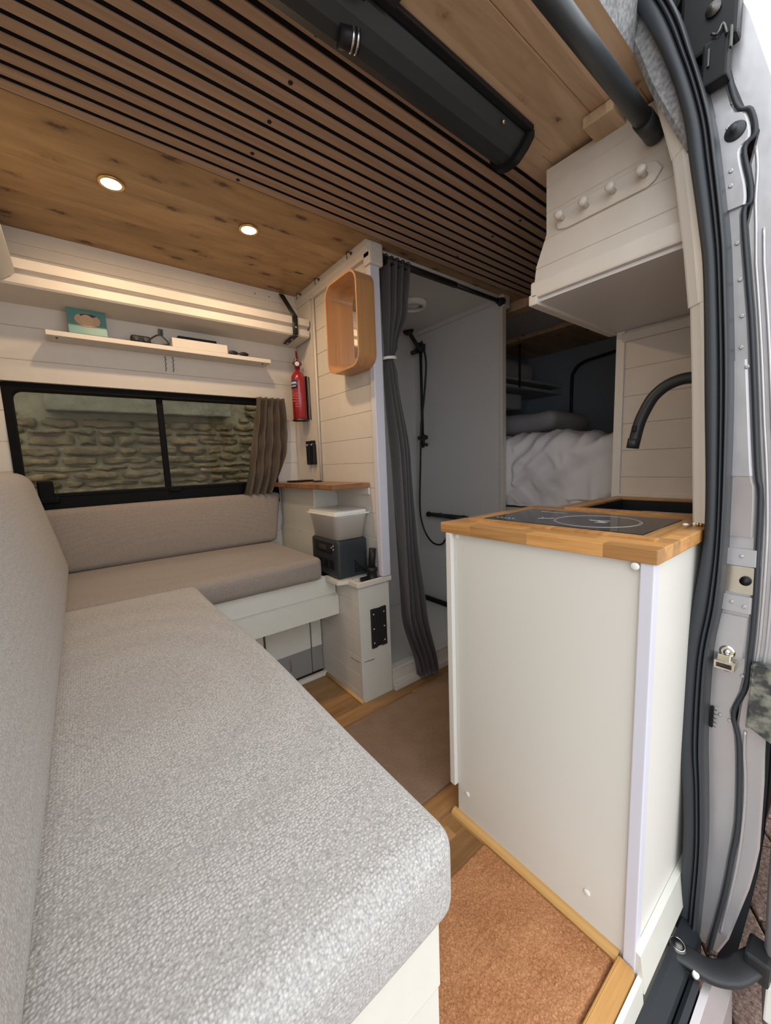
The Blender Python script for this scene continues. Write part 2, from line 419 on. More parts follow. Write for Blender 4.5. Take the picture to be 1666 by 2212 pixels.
struct('wall_outside', bm, 'stone')
bm = nb(); rounded(bm, -.13, 1.07, yw-.09, yw+.06, 1.475, 1.62, .012, n=14, warp=lambda p: p+noise.noise_vector(p*12)*.008)
struct('wall_outside', bm, 'lintel')

# floor (hidden layers below, laminate on top)
sbox('floor', 'floor', -.26, 3.3, .235, 2.10, -.05, 0)
# ceiling: a flat deck with the pine boards below it
def cboards(y0, y1, step, m, x0=-.3, x1=2.0, z=CZ, name='ceiling'):
    pr = groove_profile(y0, y1, step, .003, .004)
    bm = nb(); boarded(bm, lambda u, h, d: (u, h, z+d), x0, x1, pr, .02); return struct(name, bm, m)
cboards(1.270, 2.0, .24, 'pine_old')
cboards(.402, .742, .125, 'pine', x1=1.15); cboards(.30, .742, .125, 'pine', x0=1.15, x1=3.3)
sbox('ceiling', 'dark_body', -.3, 3.35, .402, 2.1, CZ+.021, CZ+.05)
sbox('ceiling', 'dark_body', 1.15, 3.35, .30, .402, CZ+.021, CZ+.05)
bm = nb(); poly_prism(bm, [(.402, CZ+.0), (.402, CZ+.12), (.34, CZ+.16), (.385, CZ+.07)], 'x', -.34, 1.16); struct('ceiling_header', bm, 'lining')
sbox('ceiling', 'pine', 2.0, 3.3, .742, 2.0, CZ, CZ+.02)

# far wall: leans inward above the window
def wall_y(z): return 2.06 if z < 1.25 else 2.06-(z-1.25)*.20
W0, W1, WZ0, WZ1 = -.195, .86, .905, 1.398     # window opening
pr_low = groove_profile(0, WZ0, .115); pr_up = groove_profile(WZ1, CZ+.02, .115, off=.075); pr_mid = groove_profile(WZ0, WZ1, .115, off=.04)
def ff(u, h, d): return (u, wall_y(h)+d, h)
bm = nb(); boarded(bm, ff, -.26, 1.0, pr_low, .05); boarded(bm, ff, -.26, 1.0, pr_up, .05)
boarded(bm, ff, -.26, W0, pr_mid, .05); boarded(bm, ff, W1, 1.0, pr_mid, .05)
struct('wall_far', bm, 'white_board')
sbox('wall_far', 'navy', 1.9, 3.3, 2.03, 2.1, 0, CZ+.02)
sbox('wall_far', 'dark_body', -.35, 3.4, 2.125, 2.14, -.4, WZ0-.02)
sbox('wall_rear', 'navy', 3.25, 3.33, .15, 2.1, 0, CZ+.02)
sbox('wall_front', 'white_board', -.34, -.262, .16, 2.1, 0, CZ+.02)
# near side wall of the load space behind the door pillar
sbox('wall_near', 'white_board', 1.16, 3.3, .17, .20, -.1, 1.62)
bm = nb(); poly_prism(bm, [(.17, 1.60), (.20, 1.60), (.34, CZ+.05), (.31, CZ+.05)], 'x', 1.16, 3.3); struct('wall_near', bm, 'white_board')
# rear partition of the kitchen, boarded horizontally
bm = nb(); boarded(bm, lambda u, h, d: (1.665+d, u, h), .20, .648, groove_profile(0.0, 1.50, .1016, off=.034), .03)
struct('wall_kitchen', bm, 'white_board')
bm = nb(); box(bm, 1.658, 1.70, .632, .662, 0, 1.50, .003); struct('trim_1', bm, 'white_panel')
bm = nb(); box(bm, 1.652, 1.668, .2, .64, 1.452, 1.484, .004); box(bm, 1.650, 1.668, .2, .64, .873, .885, .003); struct('trim_2', bm, 'white_board')
# shower compartment
bm = nb(); boarded(bm, lambda u, h, d: (.995+d, u, h), 1.335, 2.06, groove_profile(0.0, CZ, .109, off=.06), .03)
struct('wall_shower_front', bm, 'white_board')
bm = nb(); box(bm, .988, 1.034, 1.306, 1.338, .548, CZ-.0, .004); struct('trim_3', bm, 'blue_trim')
bm = nb(); boarded(bm, lambda u, h, d: (.982+d, u, h), 1.80, 2.06, [(.955, 0), (1.86, 0)], .02); struct('trim_4', bm, 'white_board')
bm = nb(); tube(bm, [(.985, 1.795, .957), (.985, 1.775, 1.86)], .006); struct('trim_5', bm, 'white_board')
bm = nb(); poly_prism(bm, [(.978, 1.845), (1.03, 1.845), (1.03, CZ), (.966, CZ), (.966, 1.872), (.978, 1.86)], 'y', 1.30, 1.97); struct('trim_6', bm, 'white_board')
bm = nb(); box(bm, .978, 1.045, 1.292, 1.34, 1.815, CZ, .008); struct('trim_7', bm, 'white_board')
sbox('wall_shower_rear', 'shower_wall', 1.87, 1.888, 1.33, 2.05, 0, CZ)
bm = nb(); box(bm, 1.862, 1.896, 1.312, 1.334, 0, CZ, .003); struct('trim_8', bm, 'white_board')
bm = nb(); box(bm, 1.855, 1.915, 1.30, 1.345, 1.835, CZ, .008); struct('trim_9', bm, 'white_board')
sbox('wall_shower_far', 'shower_wall', 1.025, 1.87, 2.022, 2.05, 0, CZ)
sbox('wall_shower_side', 'shower_wall', 1.025, 1.034, 1.34, 2.05, 0, CZ)
sbox('ceiling_shower', 'white_panel', 1.03, 1.87, 1.33, 2.03, CZ-.012, CZ)
bm = nb(); 
for a in ((1.852, 1.87, 1.34, 2.02), (1.034, 1.052, 1.34, 2.02), (1.05, 1.86, 2.004, 2.022)): box(bm, *a, CZ-.036, CZ-.01, .004)
struct('trim_10', bm, 'shower_wall')
# shower tray and step
tr = thing('shower_tray', 'white shower tray with a boarded front step under the grey curtain', 'shower tray', (1.45, 1.66, 0))
bm = nb(); box(bm, 1.034, 1.868, 1.34, 2.02, .02, .06, .01); obj('tray', bm, 'white_panel', tr)
bm = nb(); boarded(bm, lambda u, h, d: (u, 1.322+d, h), 1.034, 1.88, [(0.0, 0), (.035, 0), (.038, .003), (.041, 0), (.085, 0)], .03); box(bm, 1.034, 1.88, 1.318, 1.36, .085, .10, .004); obj('step_front', bm, 'white_board', tr)
bm = nb(); box(bm, 1.846, 1.866, 1.37, 2.015, .06, .09, .003); obj('edge_seal', bm, 'black_plastic', tr)
bm = nb(); box(bm, 1.034, 1.9, 1.300, 1.322, 0.0, .028, .003); struct('baseboard_shower', bm, 'white_board')

# ledge on the far wall
lg = thing('high_ledge', 'long white box ledge running under the pine ceiling on the window wall', 'ledge', (.43, 1.9, 1.65))
pr = [(wall_y(1.66)+.001, 1.660), (1.812, 1.668), (1.806, 1.674), (1.806, 1.700), (1.822, 1.704), (1.822, 1.716), (1.802, 1.720), (1.798, 1.750), (1.815, 1.754), (wall_y(1.75)+.001, 1.756)]
bm = nb(); poly_prism(bm, pr, 'x', -.258, .972); obj('ledge', bm, 'white_board', lg)
bm = nb(); poly_prism(bm, [(1.97, 1.85), (1.936, 1.855), (1.925, CZ-.001), (1.97, CZ-.001)], 'x', -.258, .978); struct('trim_11', bm, 'white_board')
for x in (.76, .83):
    bm = nb(); lathe(bm, [(.003, 0), (.003, .003)], (x, 1.934, 1.872), (0, -1, 0), 8); obj('screw', bm, 'dark_steel', lg)

# ---------------------------------------------------------------- window
wn = thing('window_1', 'x', 'x', (.33, 2.08, .9)); del wn['label'], wn['category']; wn['kind'] = 'structure'
def frame_ring(bm, x0, x1, z0, z1, t, tb, y0, y1, rad=.03):
    def rr(a0, a1, b0, b1, r):
        o = []
        for cx_, cz_, s in ((a1-r, b1-r, 0), (a0+r, b1-r, 90), (a0+r, b0+r, 180), (a1-r, b0+r, 270)):
            for k in range(6):
                an = math.radians(s+90*k/5); o.append((cx_+r*math.cos(an), cz_+r*math.sin(an)))
        return o
    O = rr(x0, x1, z0, z1, .012); I = rr(x0+t, x1-t, z0+tb, z1-t, rad); t_ = bmesh.new(); n_ = len(O)
    V = [[t_.verts.new((p[0], y, p[1])) for p in Q] for Q, y in ((O, y0), (I, y0), (I, y1), (O, y1))]
    for a in range(4):
        A, B = V[a], V[(a+1) % 4]
        for i in range(n_): t_.faces.new((A[i], A[(i+1) % n_], B[(i+1) % n_], B[i]))
    bmesh.ops.recalc_face_normals(t_, faces=t_.faces); return merge(bm, t_)
bm = nb(); frame_ring(bm, W0, W1, WZ0-.06, WZ1, .026, .11, 2.052, 2.118); box(bm, W0+.02, W1-.02, 2.05, 2.075, .952, .968, .004)
wf = struct('window_frame', bm, 'window_black', wn)
bm = nb(); box(bm, .315, .340, 2.078, 2.1, .955, 1.375, .004); obj('mullion', bm, 'window_black', wn)
bm = nb(); box(bm, W0+.01, .335, 2.095, 2.099, .93, 1.385); obj('pane', bm, 'glass', wn)
bm = nb(); box(bm, .32, W1-.01, 2.104, 2.108, .93, 1.385); obj('pane', bm, 'glass', wn)
bm = nb(); box(bm, -.135, -.085, 2.035, 2.055, .94, 1.02, .008); box(bm, -.14, -.07, 2.03, 2.05, .93, .955, .006); obj('latch', bm, 'window_black', wn)
bm = nb(); box(bm, .325, .375, 2.04, 2.054, .945, .957, .003); obj('catch', bm, 'window_black', wn)

# window curtain
def cloth(bm, rows, cols, fn, thick=.0):
    t = bmesh.new(); g = [[t.verts.new(fn(i/(cols-1), j/(rows-1))) for i in range(cols)] for j in range(rows)]
    for j in range(rows-1):
        for i in range(cols-1): t.faces.new((g[j][i], g[j][i+1], g[j+1][i+1], g[j+1][i]))
    if thick: bmesh.ops.solidify(t, geom=t.faces[:], thickness=thick)
    return merge(bm, t, True)
def wc(u, v):
    z = 1.392-v*(1.392-.905); xl = .745-.10*v**1.5; xr = .885-.09*v**2+.03*math.sin(v*3)
    x = xl+(xr-xl)*u; uu = u+.035*noise.noise(Vector((u*5, v*2.5, 1))); y = 2.005+.022*math.sin(uu*math.pi*9+2.2*math.sin(v*3+1))*(.55+.45*abs(noise.noise(Vector((u*4, v*2, 5))))*2)+.014*noise.noise(Vector((u*8, v*6, 2)))
    if z > 1.25: y -= (z-1.25)*.18
    return (x, y-.01, z)
bm = nb(); cloth(bm, 40, 90, wc, .0015); tag(obj('window_curtain', bm, 'win_curtain'), 'taupe curtain gathered at the right end of the side window', 'curtain')

# ---------------------------------------------------------------- slatted ceiling panel
sl = thing('slatted_ceiling_panel', 'oak slat panel with black felt gaps across the middle of the ceiling', 'ceiling panel', (.9, 1.0, CZ))
bm = nb(); box(bm, -.26, 2.0, .742, 1.272, CZ-.004, CZ-.0005); obj('felt_backing', bm, 'felt_black', sl)
bm = nb()
for i in range(14):
    y1 = 1.2655-i*.0408
    if y1-.028 < .735: break
    box(bm, -.26, 2.0, y1-.0262, y1, CZ-.0075, CZ-.003, .0008)
obj('slats', bm, 'slat', sl)
bm0 = nb(); lathe(bm0, [(.0055, 0), (.0055, .0012), (.003, .002)], (.467, 1.252, CZ-.0077), (0, 0, -1), 12)
scr = obj('screw', bm0, 'black_plastic', sl)
for k, yy in enumerate((1.130, 1.008, .885, .763)):
    c_ = scr.copy(); C.objects.link(c_); c_.parent = sl; c_.location = (0, yy-1.252, 0)
for yy in (1.18, 1.0, .88):
    c_ = scr.copy(); C.objects.link(c_); c_.parent = sl; c_.location = (.89, yy-1.252, 0)

# bedroom roof light and beams
bm = nb(); box(bm, 2.0, 2.08, .3, 2.0, CZ-.05, CZ, .004); box(bm, 2.52, 2.60, .3, 2.0, CZ-.05, CZ, .004); struct('ceiling_beam', bm, 'pine')
bm = nb(); box(bm, 2.1, 2.5, 1.25, 1.9, CZ-.03, CZ-.002, .01)
tag(obj('roof_hatch', bm, 'bed_shelf'), 'closed grey roof hatch over the bed', 'roof hatch')

# ---------------------------------------------------------------- downlights
def downlight(x, y, label):
    t = thing('downlight', label, 'ceiling light', (x, y, CZ), 'warm downlights in the pine ceiling')
    bm = nb(); lathe(bm, [(.0255, .0), (.0335, .0), (.035, -.003), (.0335, -.006), (.0265, -.006), (.0255, -.003)], (x, y, CZ-.0005)); obj('bezel', bm, 'brass', t)
    bm = nb(); lathe(bm, [(0, 0), (.0262, 0), (.0262, -.004), (.02, -.0055), (0, -.006)], (x, y, CZ-.001)); obj('lens', bm, 'lamp_glow', t)
    ld = bpy.data.lights.new('downlight_bulb', 'AREA'); ld.shape = 'DISK'; ld.size = .05; ld.energy = DOWNLIGHT_W; ld.color = (1, .70, .42)
    lo = bpy.data.objects.new('downlight_bulb', ld); C.objects.link(lo); lo.parent = t; lo.location = (0, 0, -.012)
downlight(.169, 1.485, 'lit warm downlight nearer the front bulkhead, left of the pair')
downlight(.580, 1.487, 'lit warm downlight nearer the fire extinguisher, right of the pair')

# ---------------------------------------------------------------- roof blind cassette
bl = thing('roof_blind_cassette', 'dark rounded blind cassette screwed along the edge of the oak slats', 'blind', (.75, .69, CZ))
pr = [(.752, CZ-.002), (.752, CZ-.020), (.738, CZ-.040), (.715, CZ-.050), (.690, CZ-.048), (.668, CZ-.036), (.650, CZ-.018), (.645, CZ-.002)]
bm = nb(); poly_prism(bm, pr, 'x', -.1, 1.035); obj('housing', bm, 'grey_black', bl)
bm = nb(); poly_prism(bm, [(.758, CZ-.001), (.762, CZ-.024), (.744, CZ-.050), (.716, CZ-.060), (.682, CZ-.058), (.655, CZ-.040), (.636, CZ-.020), (.636, CZ-.001)], 'x', 1.018, 1.048, .003); obj('end_cap', bm, 'black_plastic', bl)
bm = nb(); box(bm, -.1, 1.03, .628, .646, CZ-.014, CZ-.002, .003); obj('rail', bm, 'black_plastic', bl)
bm = nb(); box(bm, -.1, .56, .60, .63, CZ-.020, CZ-.002, .004); box(bm, .38, .50, .595, .645, CZ-.034, CZ-.004, .006); obj('latch_block', bm, 'black_matte', bl)
bm = nb(); tube(bm, [(.478, .702, CZ-.050), (.516, .690, CZ-.050)], .018, 24); obj('motor_tube', bm, 'black_plastic', bl)
bm = nb(); tube(bm, [(.500, .695, CZ-.050), (.504, .6938, CZ-.050)], .0192, 28); tube(bm, [(.509, .6922, CZ-.050), (.513, .691, CZ-.050)], .0192, 28); obj('metal_ring', bm, 'steel', bl)
bm = nb(); lathe(bm, [(.005, 0), (.005, .002), (.002, .003)], (.93, .651, CZ-.026), (0, -1, -.6), 10); obj('screw', bm, 'brass', bl)

# curtain pole over the doorway
pl = thing('curtain_pole', 'thick dark grey pole along the roof edge above the sliding door', 'pole', (1.0, .45, CZ-.05))
bm = nb(); tube(bm, [(.30, .398, 1.789), (1.155, .394, 1.787)], .0185, 24); obj('pole', bm, 'tap', pl)
bm = nb(); tube(bm, [(1.085, .394, 1.787), (1.163, .394, 1.787)], .0212, 24); obj('end_cap', bm, 'tap', pl)

# ---------------------------------------------------------------- mirror
mr_ = thing('wall_mirror', 'rounded rectangular mirror in a deep bentwood frame on the boarded wall', 'mirror', (.95, 1.44, 1.6))
def rrect(cy, cz, hy, hz, r, n=8):
    o = []
    for sy, sz, s in ((1, 1, 0), (-1, 1, 90), (-1, -1, 180), (1, -1, 270)):
        for k in range(n+1):
            a = math.radians(s+90*k/n); o.append((cy+sy*(hy-r)+r*math.cos(a), cz+sz*(hz-r)+r*math.sin(a)))
    return o
MY, MZ, MHY, MHZ = 1.409, 1.606, .120, .182
O = rrect(MY, MZ, MHY, MHZ, .055); I = rrect(MY, MZ, MHY-.008, MHZ-.008, .048)
t_ = bmesh.new(); n_ = len(O)
V = [[t_.verts.new((x, p[0], p[1])) for p in Q] for Q, x in ((O, .905), (I, .905), (I, .990), (O, .990))]
for a in range(4):
    A, B = V[a], V[(a+1) % 4]
    for i in range(n_): t_.faces.new((A[i], A[(i+1) % n_], B[(i+1) % n_], B[i]))
bmesh.ops.recalc_face_normals(t_, faces=t_.faces); bm = merge(nb(), t_); obj('frame', bm, 'bamboo', mr_)
bm = nb(); poly_prism(bm, rrect(MY, MZ, MHY-.008, MHZ-.008, .048), 'x', .974, .980); obj('mirror_glass', bm, 'mirror', mr_)
# little wire hooks on the trim above it
def hook(y, lab):
    bm = nb(); tube(bm, [(.966, y, 1.888), (.950, y, 1.890), (.944, y+.002, 1.884), (.944, y+.002, 1.868), (.946, y+.002, 1.862)], .0022, 8, 3); lathe(bm, [(.006, 0), (.006, .003)], (.966, y, 1.888), (-1, 0, 0), 10)
    return tag(obj('wall_hook', bm, 'dark_steel'), lab, 'hook', 'small metal hooks along the trim under the ceiling')
hook(1.40, 'small metal hook above the mirror, nearest the shower'); hook(1.67, 'small metal hook left of the mirror top, middle of three')
hook(1.86, 'small metal hook in the corner by the black bracket')

# black bracket at ledge end
bk = thing('metal_strap_bracket', 'bent black metal strap bracket holding the right end of the ledge', 'bracket', (.87, 1.83, 1.63))
bm = nb()
for a, b_ in (((.893, 1.925, 1.895), (.893, 1.793, 1.752)), ((.893, 1.793, 1.752), (.893, 1.796, 1.668)), ((.893, 1.797, 1.664), (.893, 1.915, 1.655))):
    a = Vector(a); b_ = Vector(b_)
    sweep(bm, [a, b_], [(-.013, -.002), (.013, -.002), (.013, .002), (-.013, .002)], up=(0, -.6, .8) if abs(b_.z-a.z) > .12 else ((0, -1, 0) if abs(b_.z-a.z) > .03 else (0, 0, 1)))
obj('strap', bm, 'black_matte', bk)
for p, d in (((.893, 1.886, 1.845), (0, -.75, .65)), ((.893, 1.790, 1.70), (0, -1, 0)), ((.893, 1.84, 1.659), (0, 0, -1)), ((.893, 1.89, 1.655), (0, 0, -1))):
    bm = nb(); lathe(bm, [(.005, 0), (.005, .004), (.002, .006)], p, d, 10); obj('screw', bm, 'steel', bk)

# ---------------------------------------------------------------- fire extinguisher
ex = thing('fire_extinguisher', 'small red fire extinguisher on the white wall left of the mirror', 'fire extinguisher', (.935, 1.90, 1.30))
ec = (.938, 1.892)
bm = nb(); lathe(bm, [(.001, 0), (.030, .002), (.036, .010), (.036, .205), (.034, .222), (.024, .238), (.013, .246), (.013, .262), (.001, .262)], (*ec, 1.275)); obj('cylinder', bm, 'red', ex)
def arc_patch(r, a0, a1, z0, z1, m, nm='label', par=ex):
    t = bmesh.new(); k = 16; V_ = []
    for i in range(k+1):
        a = math.radians(a0+(a1-a0)*i/k); V_.append([t.verts.new((ec[0]+rr2*math.cos(a), ec[1]+rr2*math.sin(a), zz)) for rr2, zz in ((r, z0), (r, z1), (r-.001, z1), (r-.001, z0))])
    for i in range(k):
        for j in range(4): t.faces.new((V_[i][j], V_[i+1][j], V_[i+1][(j+1) % 4], V_[i][(j+1) % 4]))
    bmesh.ops.recalc_face_normals(t, faces=t.faces); return obj(nm, merge(nb(), t, True), m, par)
lb = arc_patch(.0366, 150, 235, 1.432, 1.472, 'label_blue')
arc_patch(.0369, 170, 225, 1.454, 1.464, 'label_white', 'print', lb); arc_patch(.0369, 172, 222, 1.441, 1.446, 'label_white', 'print', lb)
for q in range(3): arc_patch(.0369, 168, 206, 1.395-q*.014, 1.400-q*.014, 'label_pink', 'print', lb)
for q in range(6): arc_patch(.0369, 206, 252, 1.405-q*.013, 1.408-q*.013, 'label_pink', 'print', lb)
bm = nb(); lathe(bm, [(.014, 0), (.014, .016), (.009, .020), (.009, .028)], (*ec, 1.537)); box(bm, ec[0]-.022, ec[0]+.022, ec[1]-.008, ec[1]+.008, 1.552, 1.568, .003); obj('valve', bm, 'dark_red', ex)
bm = nb(); tube(bm, [(.945, 1.892, 1.566), (.935, 1.885, 1.590), (.925, 1.868, 1.612)], .006, 8, 3); tube(bm, [(.94, 1.888, 1.562), (.915, 1.872, 1.572)], .005, 8); obj('handle', bm, 'dark_red', ex)
bm = nb(); tube(bm, [(.935, 1.865, 1.566), (.918, 1.856, 1.572), (.910, 1.862, 1.558), (.922, 1.87, 1.552)], .0015, 6, 3); obj('safety_pin', bm, 'steel', ex)
bm = nb(); lathe(bm, [(.011, 0), (.011, .006)], (.923, 1.862, 1.550), (-.6, -1, 0), 12); obj('gauge', bm, 'steel', ex)
bm = nb(); box(bm, .975, .982, 1.872, 1.912, 1.28, 1.50, .002); lathe(bm, [(.038, 0), (.040, 0), (.040, .008), (.038, .008), (.038, 0)], (*ec, 1.272)); tube(bm, [(.978, 1.855, 1.276), (.978, 1.853, 1.49)], .003, 6); obj('wall_bracket', bm, 'dark_steel', ex)

# black lighters / torches in a holder
def torch(y, lab):
    t = thing('black_torch', lab, 'torch', (.968, y, 1.05), 'slim black torches hung above the small worktop')
    bm = nb(); box(bm, .962, .981, y-.017, y+.017, 1.045, 1.150, .004); obj('body', bm, 'black_plastic', t)
    bm = nb(); box(bm, .960, .981, y-.013, y+.013, 1.153, 1.168, .003); obj('cap', bm, 'black_plastic', t)
    bm = nb(); box(bm, .9585, .962, y-.004, y+.004, 1.142, 1.152, .001); obj('clip', bm, 'steel', t)
torch(1.885, 'slim black torch above the small worktop, left of the two'); torch(1.838, 'slim black torch above the small worktop, right of the two')

# ---------------------------------------------------------------- small worktop, cabinet, shelf
cw = thing('corner_worktop', 'small oiled oak worktop in the corner under the extinguisher', 'worktop', (.9, 1.7, .94))
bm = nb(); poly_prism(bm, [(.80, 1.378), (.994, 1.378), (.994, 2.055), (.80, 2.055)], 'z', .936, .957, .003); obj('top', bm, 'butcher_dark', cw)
bm = nb(); box(bm, .983, .994, 1.378, 1.64, .905, .935, .002); box(bm, .955, .994, 1.368, 1.379, .905, .960, .002) if 0 else None; obj('batten', bm, 'white_board', cw)
bm = nb(); box(bm, .86, .975, 1.86, 1.94, .9575, .966, .003, rot=Matrix.Rotation(.2, 3, 'Z')); tag(obj('tablet_computer', bm, 'black_plastic'), 'black tablet lying on the small corner worktop', 'tablet')
bm = nb(); box(bm, .925, .962, 1.73, 1.80, .9575, .964, .002, rot=Matrix.Rotation(-.3, 3, 'Z')); tag(obj('mobile_phone', bm, 'black_plastic'), 'small black phone beside the tablet on the corner worktop', 'phone')
cb = thing('corner_cabinet', 'white boxed cabinet under the small oak worktop behind the seat', 'cabinet', (.92, 1.85, .55))
bm = nb(); box(bm, .862, .994, 1.655, 2.035, .55, .935, .002); obj('body', bm, 'white_gloss', cb)
bm = nb(); box(bm, .856, .866, 1.645, 1.66, .55, .935, .001); obj('corner_strip', bm, 'white_board', cb)
bm = nb(); box(bm, .856, .863, 1.66, 2.05, .55, .72, .001); obj('lower_panel', bm, 'white_gloss', cb)
sh = thing('storage_platform', 'white platform board carrying the power station', 'shelf', (.9, 1.5, .53))
bm = nb(); poly_prism(bm, [(.812, 1.395), (.872, 1.375), (.994, 1.375), (.994, 1.652), (.812, 1.652)], 'z', .528, .545, .002); obj('board', bm, 'white_gloss', sh)

# power station
ps = thing('power_station', 'black portable power station with handle grip under the plastic tub', 'power station', (.905, 1.53, .545))
bm = nb(); rounded(bm, .828, .984, 1.405, 1.640, .548, .716, .014, n=4); obj('body', bm, 'grey_black', ps)
bm = nb(); box(bm, .8255, .829, 1.45, 1.60, .655, .700, .004); d_ = obj('display_panel', bm, 'black_plastic', ps)
bm = nb(); box(bm, .824, .8262, 1.50, 1.56, .668, .690, .001); obj('screen', bm, 'dark_steel', d_)
for yy, zz in ((1.437, .692), (1.437, .676), (1.452, .684)):
    bm = nb(); lathe(bm, [(.005, 0), (.005, .0025)], (.8265, yy, zz), (-1, 0, 0), 10); obj('button', bm, 'steel', ps)
for q in range(3):
    bm = nb(); box(bm, .8255, .829, 1.44+q*.05, 1.475+q*.05, .585, .625, .003); obj('socket', bm, 'black_plastic', ps)
bm = nb()
for i in range(5):
    for j in range(i+1): box(bm, .955-i*.011+0*j, .963-i*.011, 1.4035, 1.4055, .565+j*.012, .574+j*.012)
obj('vent_pattern', bm, 'black_plastic', ps)
# milky tub with lid
tb = thing('plastic_food_tub', 'milky plastic tub with a white lid standing on the power station', 'tub', (.905, 1.53, .717))
t_ = bmesh.new()
def ring(y0, y1, x0, x1, z, r=.03):
    o = []
    for cx_, cy_, s in ((x1-r, y1-r, 0), (x0+r, y1-r, 90), (x0+r, y0+r, 180), (x1-r, y0+r, 270)):
        for k in range(6):
            a = math.radians(s+18*k); o.append(t_.verts.new((cx_+r*math.cos(a), cy_+r*math.sin(a), z)))
    return o
rs = [ring(1.412, 1.632, .834, .978, .7175), ring(1.398, 1.642, .822, .992, .812), ring(1.394, 1.643, .819, .9935, .816), ring(1.394, 1.643, .819, .9935, .822), ring(1.401, 1.638, .824, .987, .822), ring(1.424, 1.626, .842, .972, .721)]
for a, b_ in zip(rs, rs[1:]):
    for i in range(24): t_.faces.new((a[i], a[(i+1) % 24], b_[(i+1) % 24], b_[i]))
t_.faces.new(rs[0]); t_.faces.new(rs[-1])
bmesh.ops.recalc_face_normals(t_, faces=t_.faces); obj('tub', merge(nb(), t_, True), 'milky', tb)
bm = nb(); box(bm, .815, .9935, 1.390, 1.644, .822, .829, .003); rounded(bm, .822, .985, 1.40, 1.640, .824, .842, .008, n=3); obj('lid', bm, 'white_plastic', tb)
bm = nb(); box(bm, .90, .95, 1.44, 1.50, .722, .775, .01); obj('contents', bm, 'beading', tb)

# boxed plinth with table bracket
bp = thing('table_leg_plinth', 'narrow white boarded plinth with a black bracket on its face', 'plinth', (.95, 1.45, 0))
bm = nb(); boarded(bm, lambda u, h, d: (.870+d, u, h), 1.324, 1.69, groove_profile(0, .526, .083, off=.04), .02); obj('side_boards', bm, 'white_board', bp)
bm = nb(); box(bm, .868, 1.030, 1.320, 1.338, 0, .53, .002); obj('front_board', bm, 'white_gloss', bp)
bm = nb(); box(bm, .872, 1.028, 1.338, 1.40, .05, .53); obj('core', bm, 'white_board', bp)
bm = nb(); box(bm, .858, 1.038, 1.308, 1.322, .524, .546, .003); box(bm, .858, .872, 1.32, 1.42, .524, .546, .003); box(bm, .872, 1.03, 1.322, 1.375, .526, .534); obj('rim', bm, 'white_board', bp)
hp = nb(); box(hp, .922, .950, 1.311, 1.320, .238, .415, .002); box(hp, .976, 1.004, 1.311, 1.320, .238, .415, .002); box(hp, .948, .978, 1.315, 1.320, .24, .413, .001)
h_ = obj('table_bracket', hp, 'black_matte', bp)
for sx_ in (.934, .990):
    for sz_ in (.262, .326, .392):
        bm = nb(); lathe(bm, [(.005, 0), (.005, .003), (.002, .004)], (sx_, 1.311, sz_), (0, -1, 0), 10); obj('screw', bm, 'steel', h_)
bm = nb(); tube(bm, [(.862, 1.40, .188), (.866, 1.33, .190), (.90, 1.316, .190), (.93, 1.315, .189)], .0015, 6, 4); obj('wire', bm, 'steel', bp)
bm = nb(); tube(bm, [(.866, 1.318, .006), (.866, 1.69, .006)], .008, 8); struct('baseboard_plinth', bm, 'beading')
# stub of the table leg
tl = thing('table_leg_mount', 'short black table leg clamp standing on the plinth', 'table leg', (.965, 1.35, .536))
bm = nb(); lathe(bm, [(.030, 0), (.030, .006), (.022, .010), (.022, .034), (.026, .040), (.026, .052), (.017, .058)], (.962, 1.350, .5345)); obj('base', bm, 'black_plastic', tl)
bm = nb(); tube(bm, [(.962, 1.350, .58), (.972, 1.350, .672)], .0155, 18); obj('tube', bm, 'black_plastic', tl)
bm = nb(); box(bm, .905, .945, 1.338, 1.362, .5345, .552, .004); obj('lever', bm, 'black_plastic', tl)

# ---------------------------------------------------------------- seating
SZ = .645
bb = thing('long_bench_base', 'white boarded box base under the long bench cushion', 'bench base', (.1, .9, 0))
bm = nb(); boarded(bm, lambda u, h, d: (u, .272+d, h), -.258, .262, groove_profile(0, .530, .088, off=.005), .02); box(bm, -.258, .262, .268, .29, .445, .530, .002); obj('end_panel', bm, 'white_gloss', bb)
bm = nb(); boarded(bm, lambda u, h, d: (.2615-d, u, h), .2925, 1.486, groove_profile(0, .530, .088, off=.005), .02); obj('side_panel', bm, 'white_gloss', bb)
bm = nb(); box(bm, -.255, .24, .29, 1.5, .51, .528); obj('lid', bm, 'white_board', bb)
for xx, zz in ((.205, .40), (.22, .30)):
    bm = nb(); lathe(bm, [(.004, 0), (.004, .002)], (xx, .272, zz), (0, -1, 0), 10); obj('screw', bm, 'white_plastic', bb)
bm = nb(); 
def wseat(p):
    k = (p.z-.53)/.115
    return Vector((p.x+.006*math.sin(p.y*9)*.3, p.y, p.z-.004*math.sin(p.y*5+1)))
rounded(bm, -.20, .283, .256, 1.468, .536, SZ, .026, (.012, .010, .006), 14, wseat)
tag(obj('bench_seat_cushion', bm, 'fabric'), 'long pale grey woven seat cushion on the near bench', 'seat cushion')
bm = nb()
def wback(p):
    k = max(0, (p.z-.64)/.42); return Vector((p.x-.085*k, p.y, p.z))
rounded(bm, -.168, -.060, .15, 1.955, .650, 1.055, .045, (.012, 0, .004), 14, wback)
tag(obj('bench_back_cushion', bm, 'fabric_back'), 'tall grey woven back cushion leaning on the front bulkhead', 'back cushion')
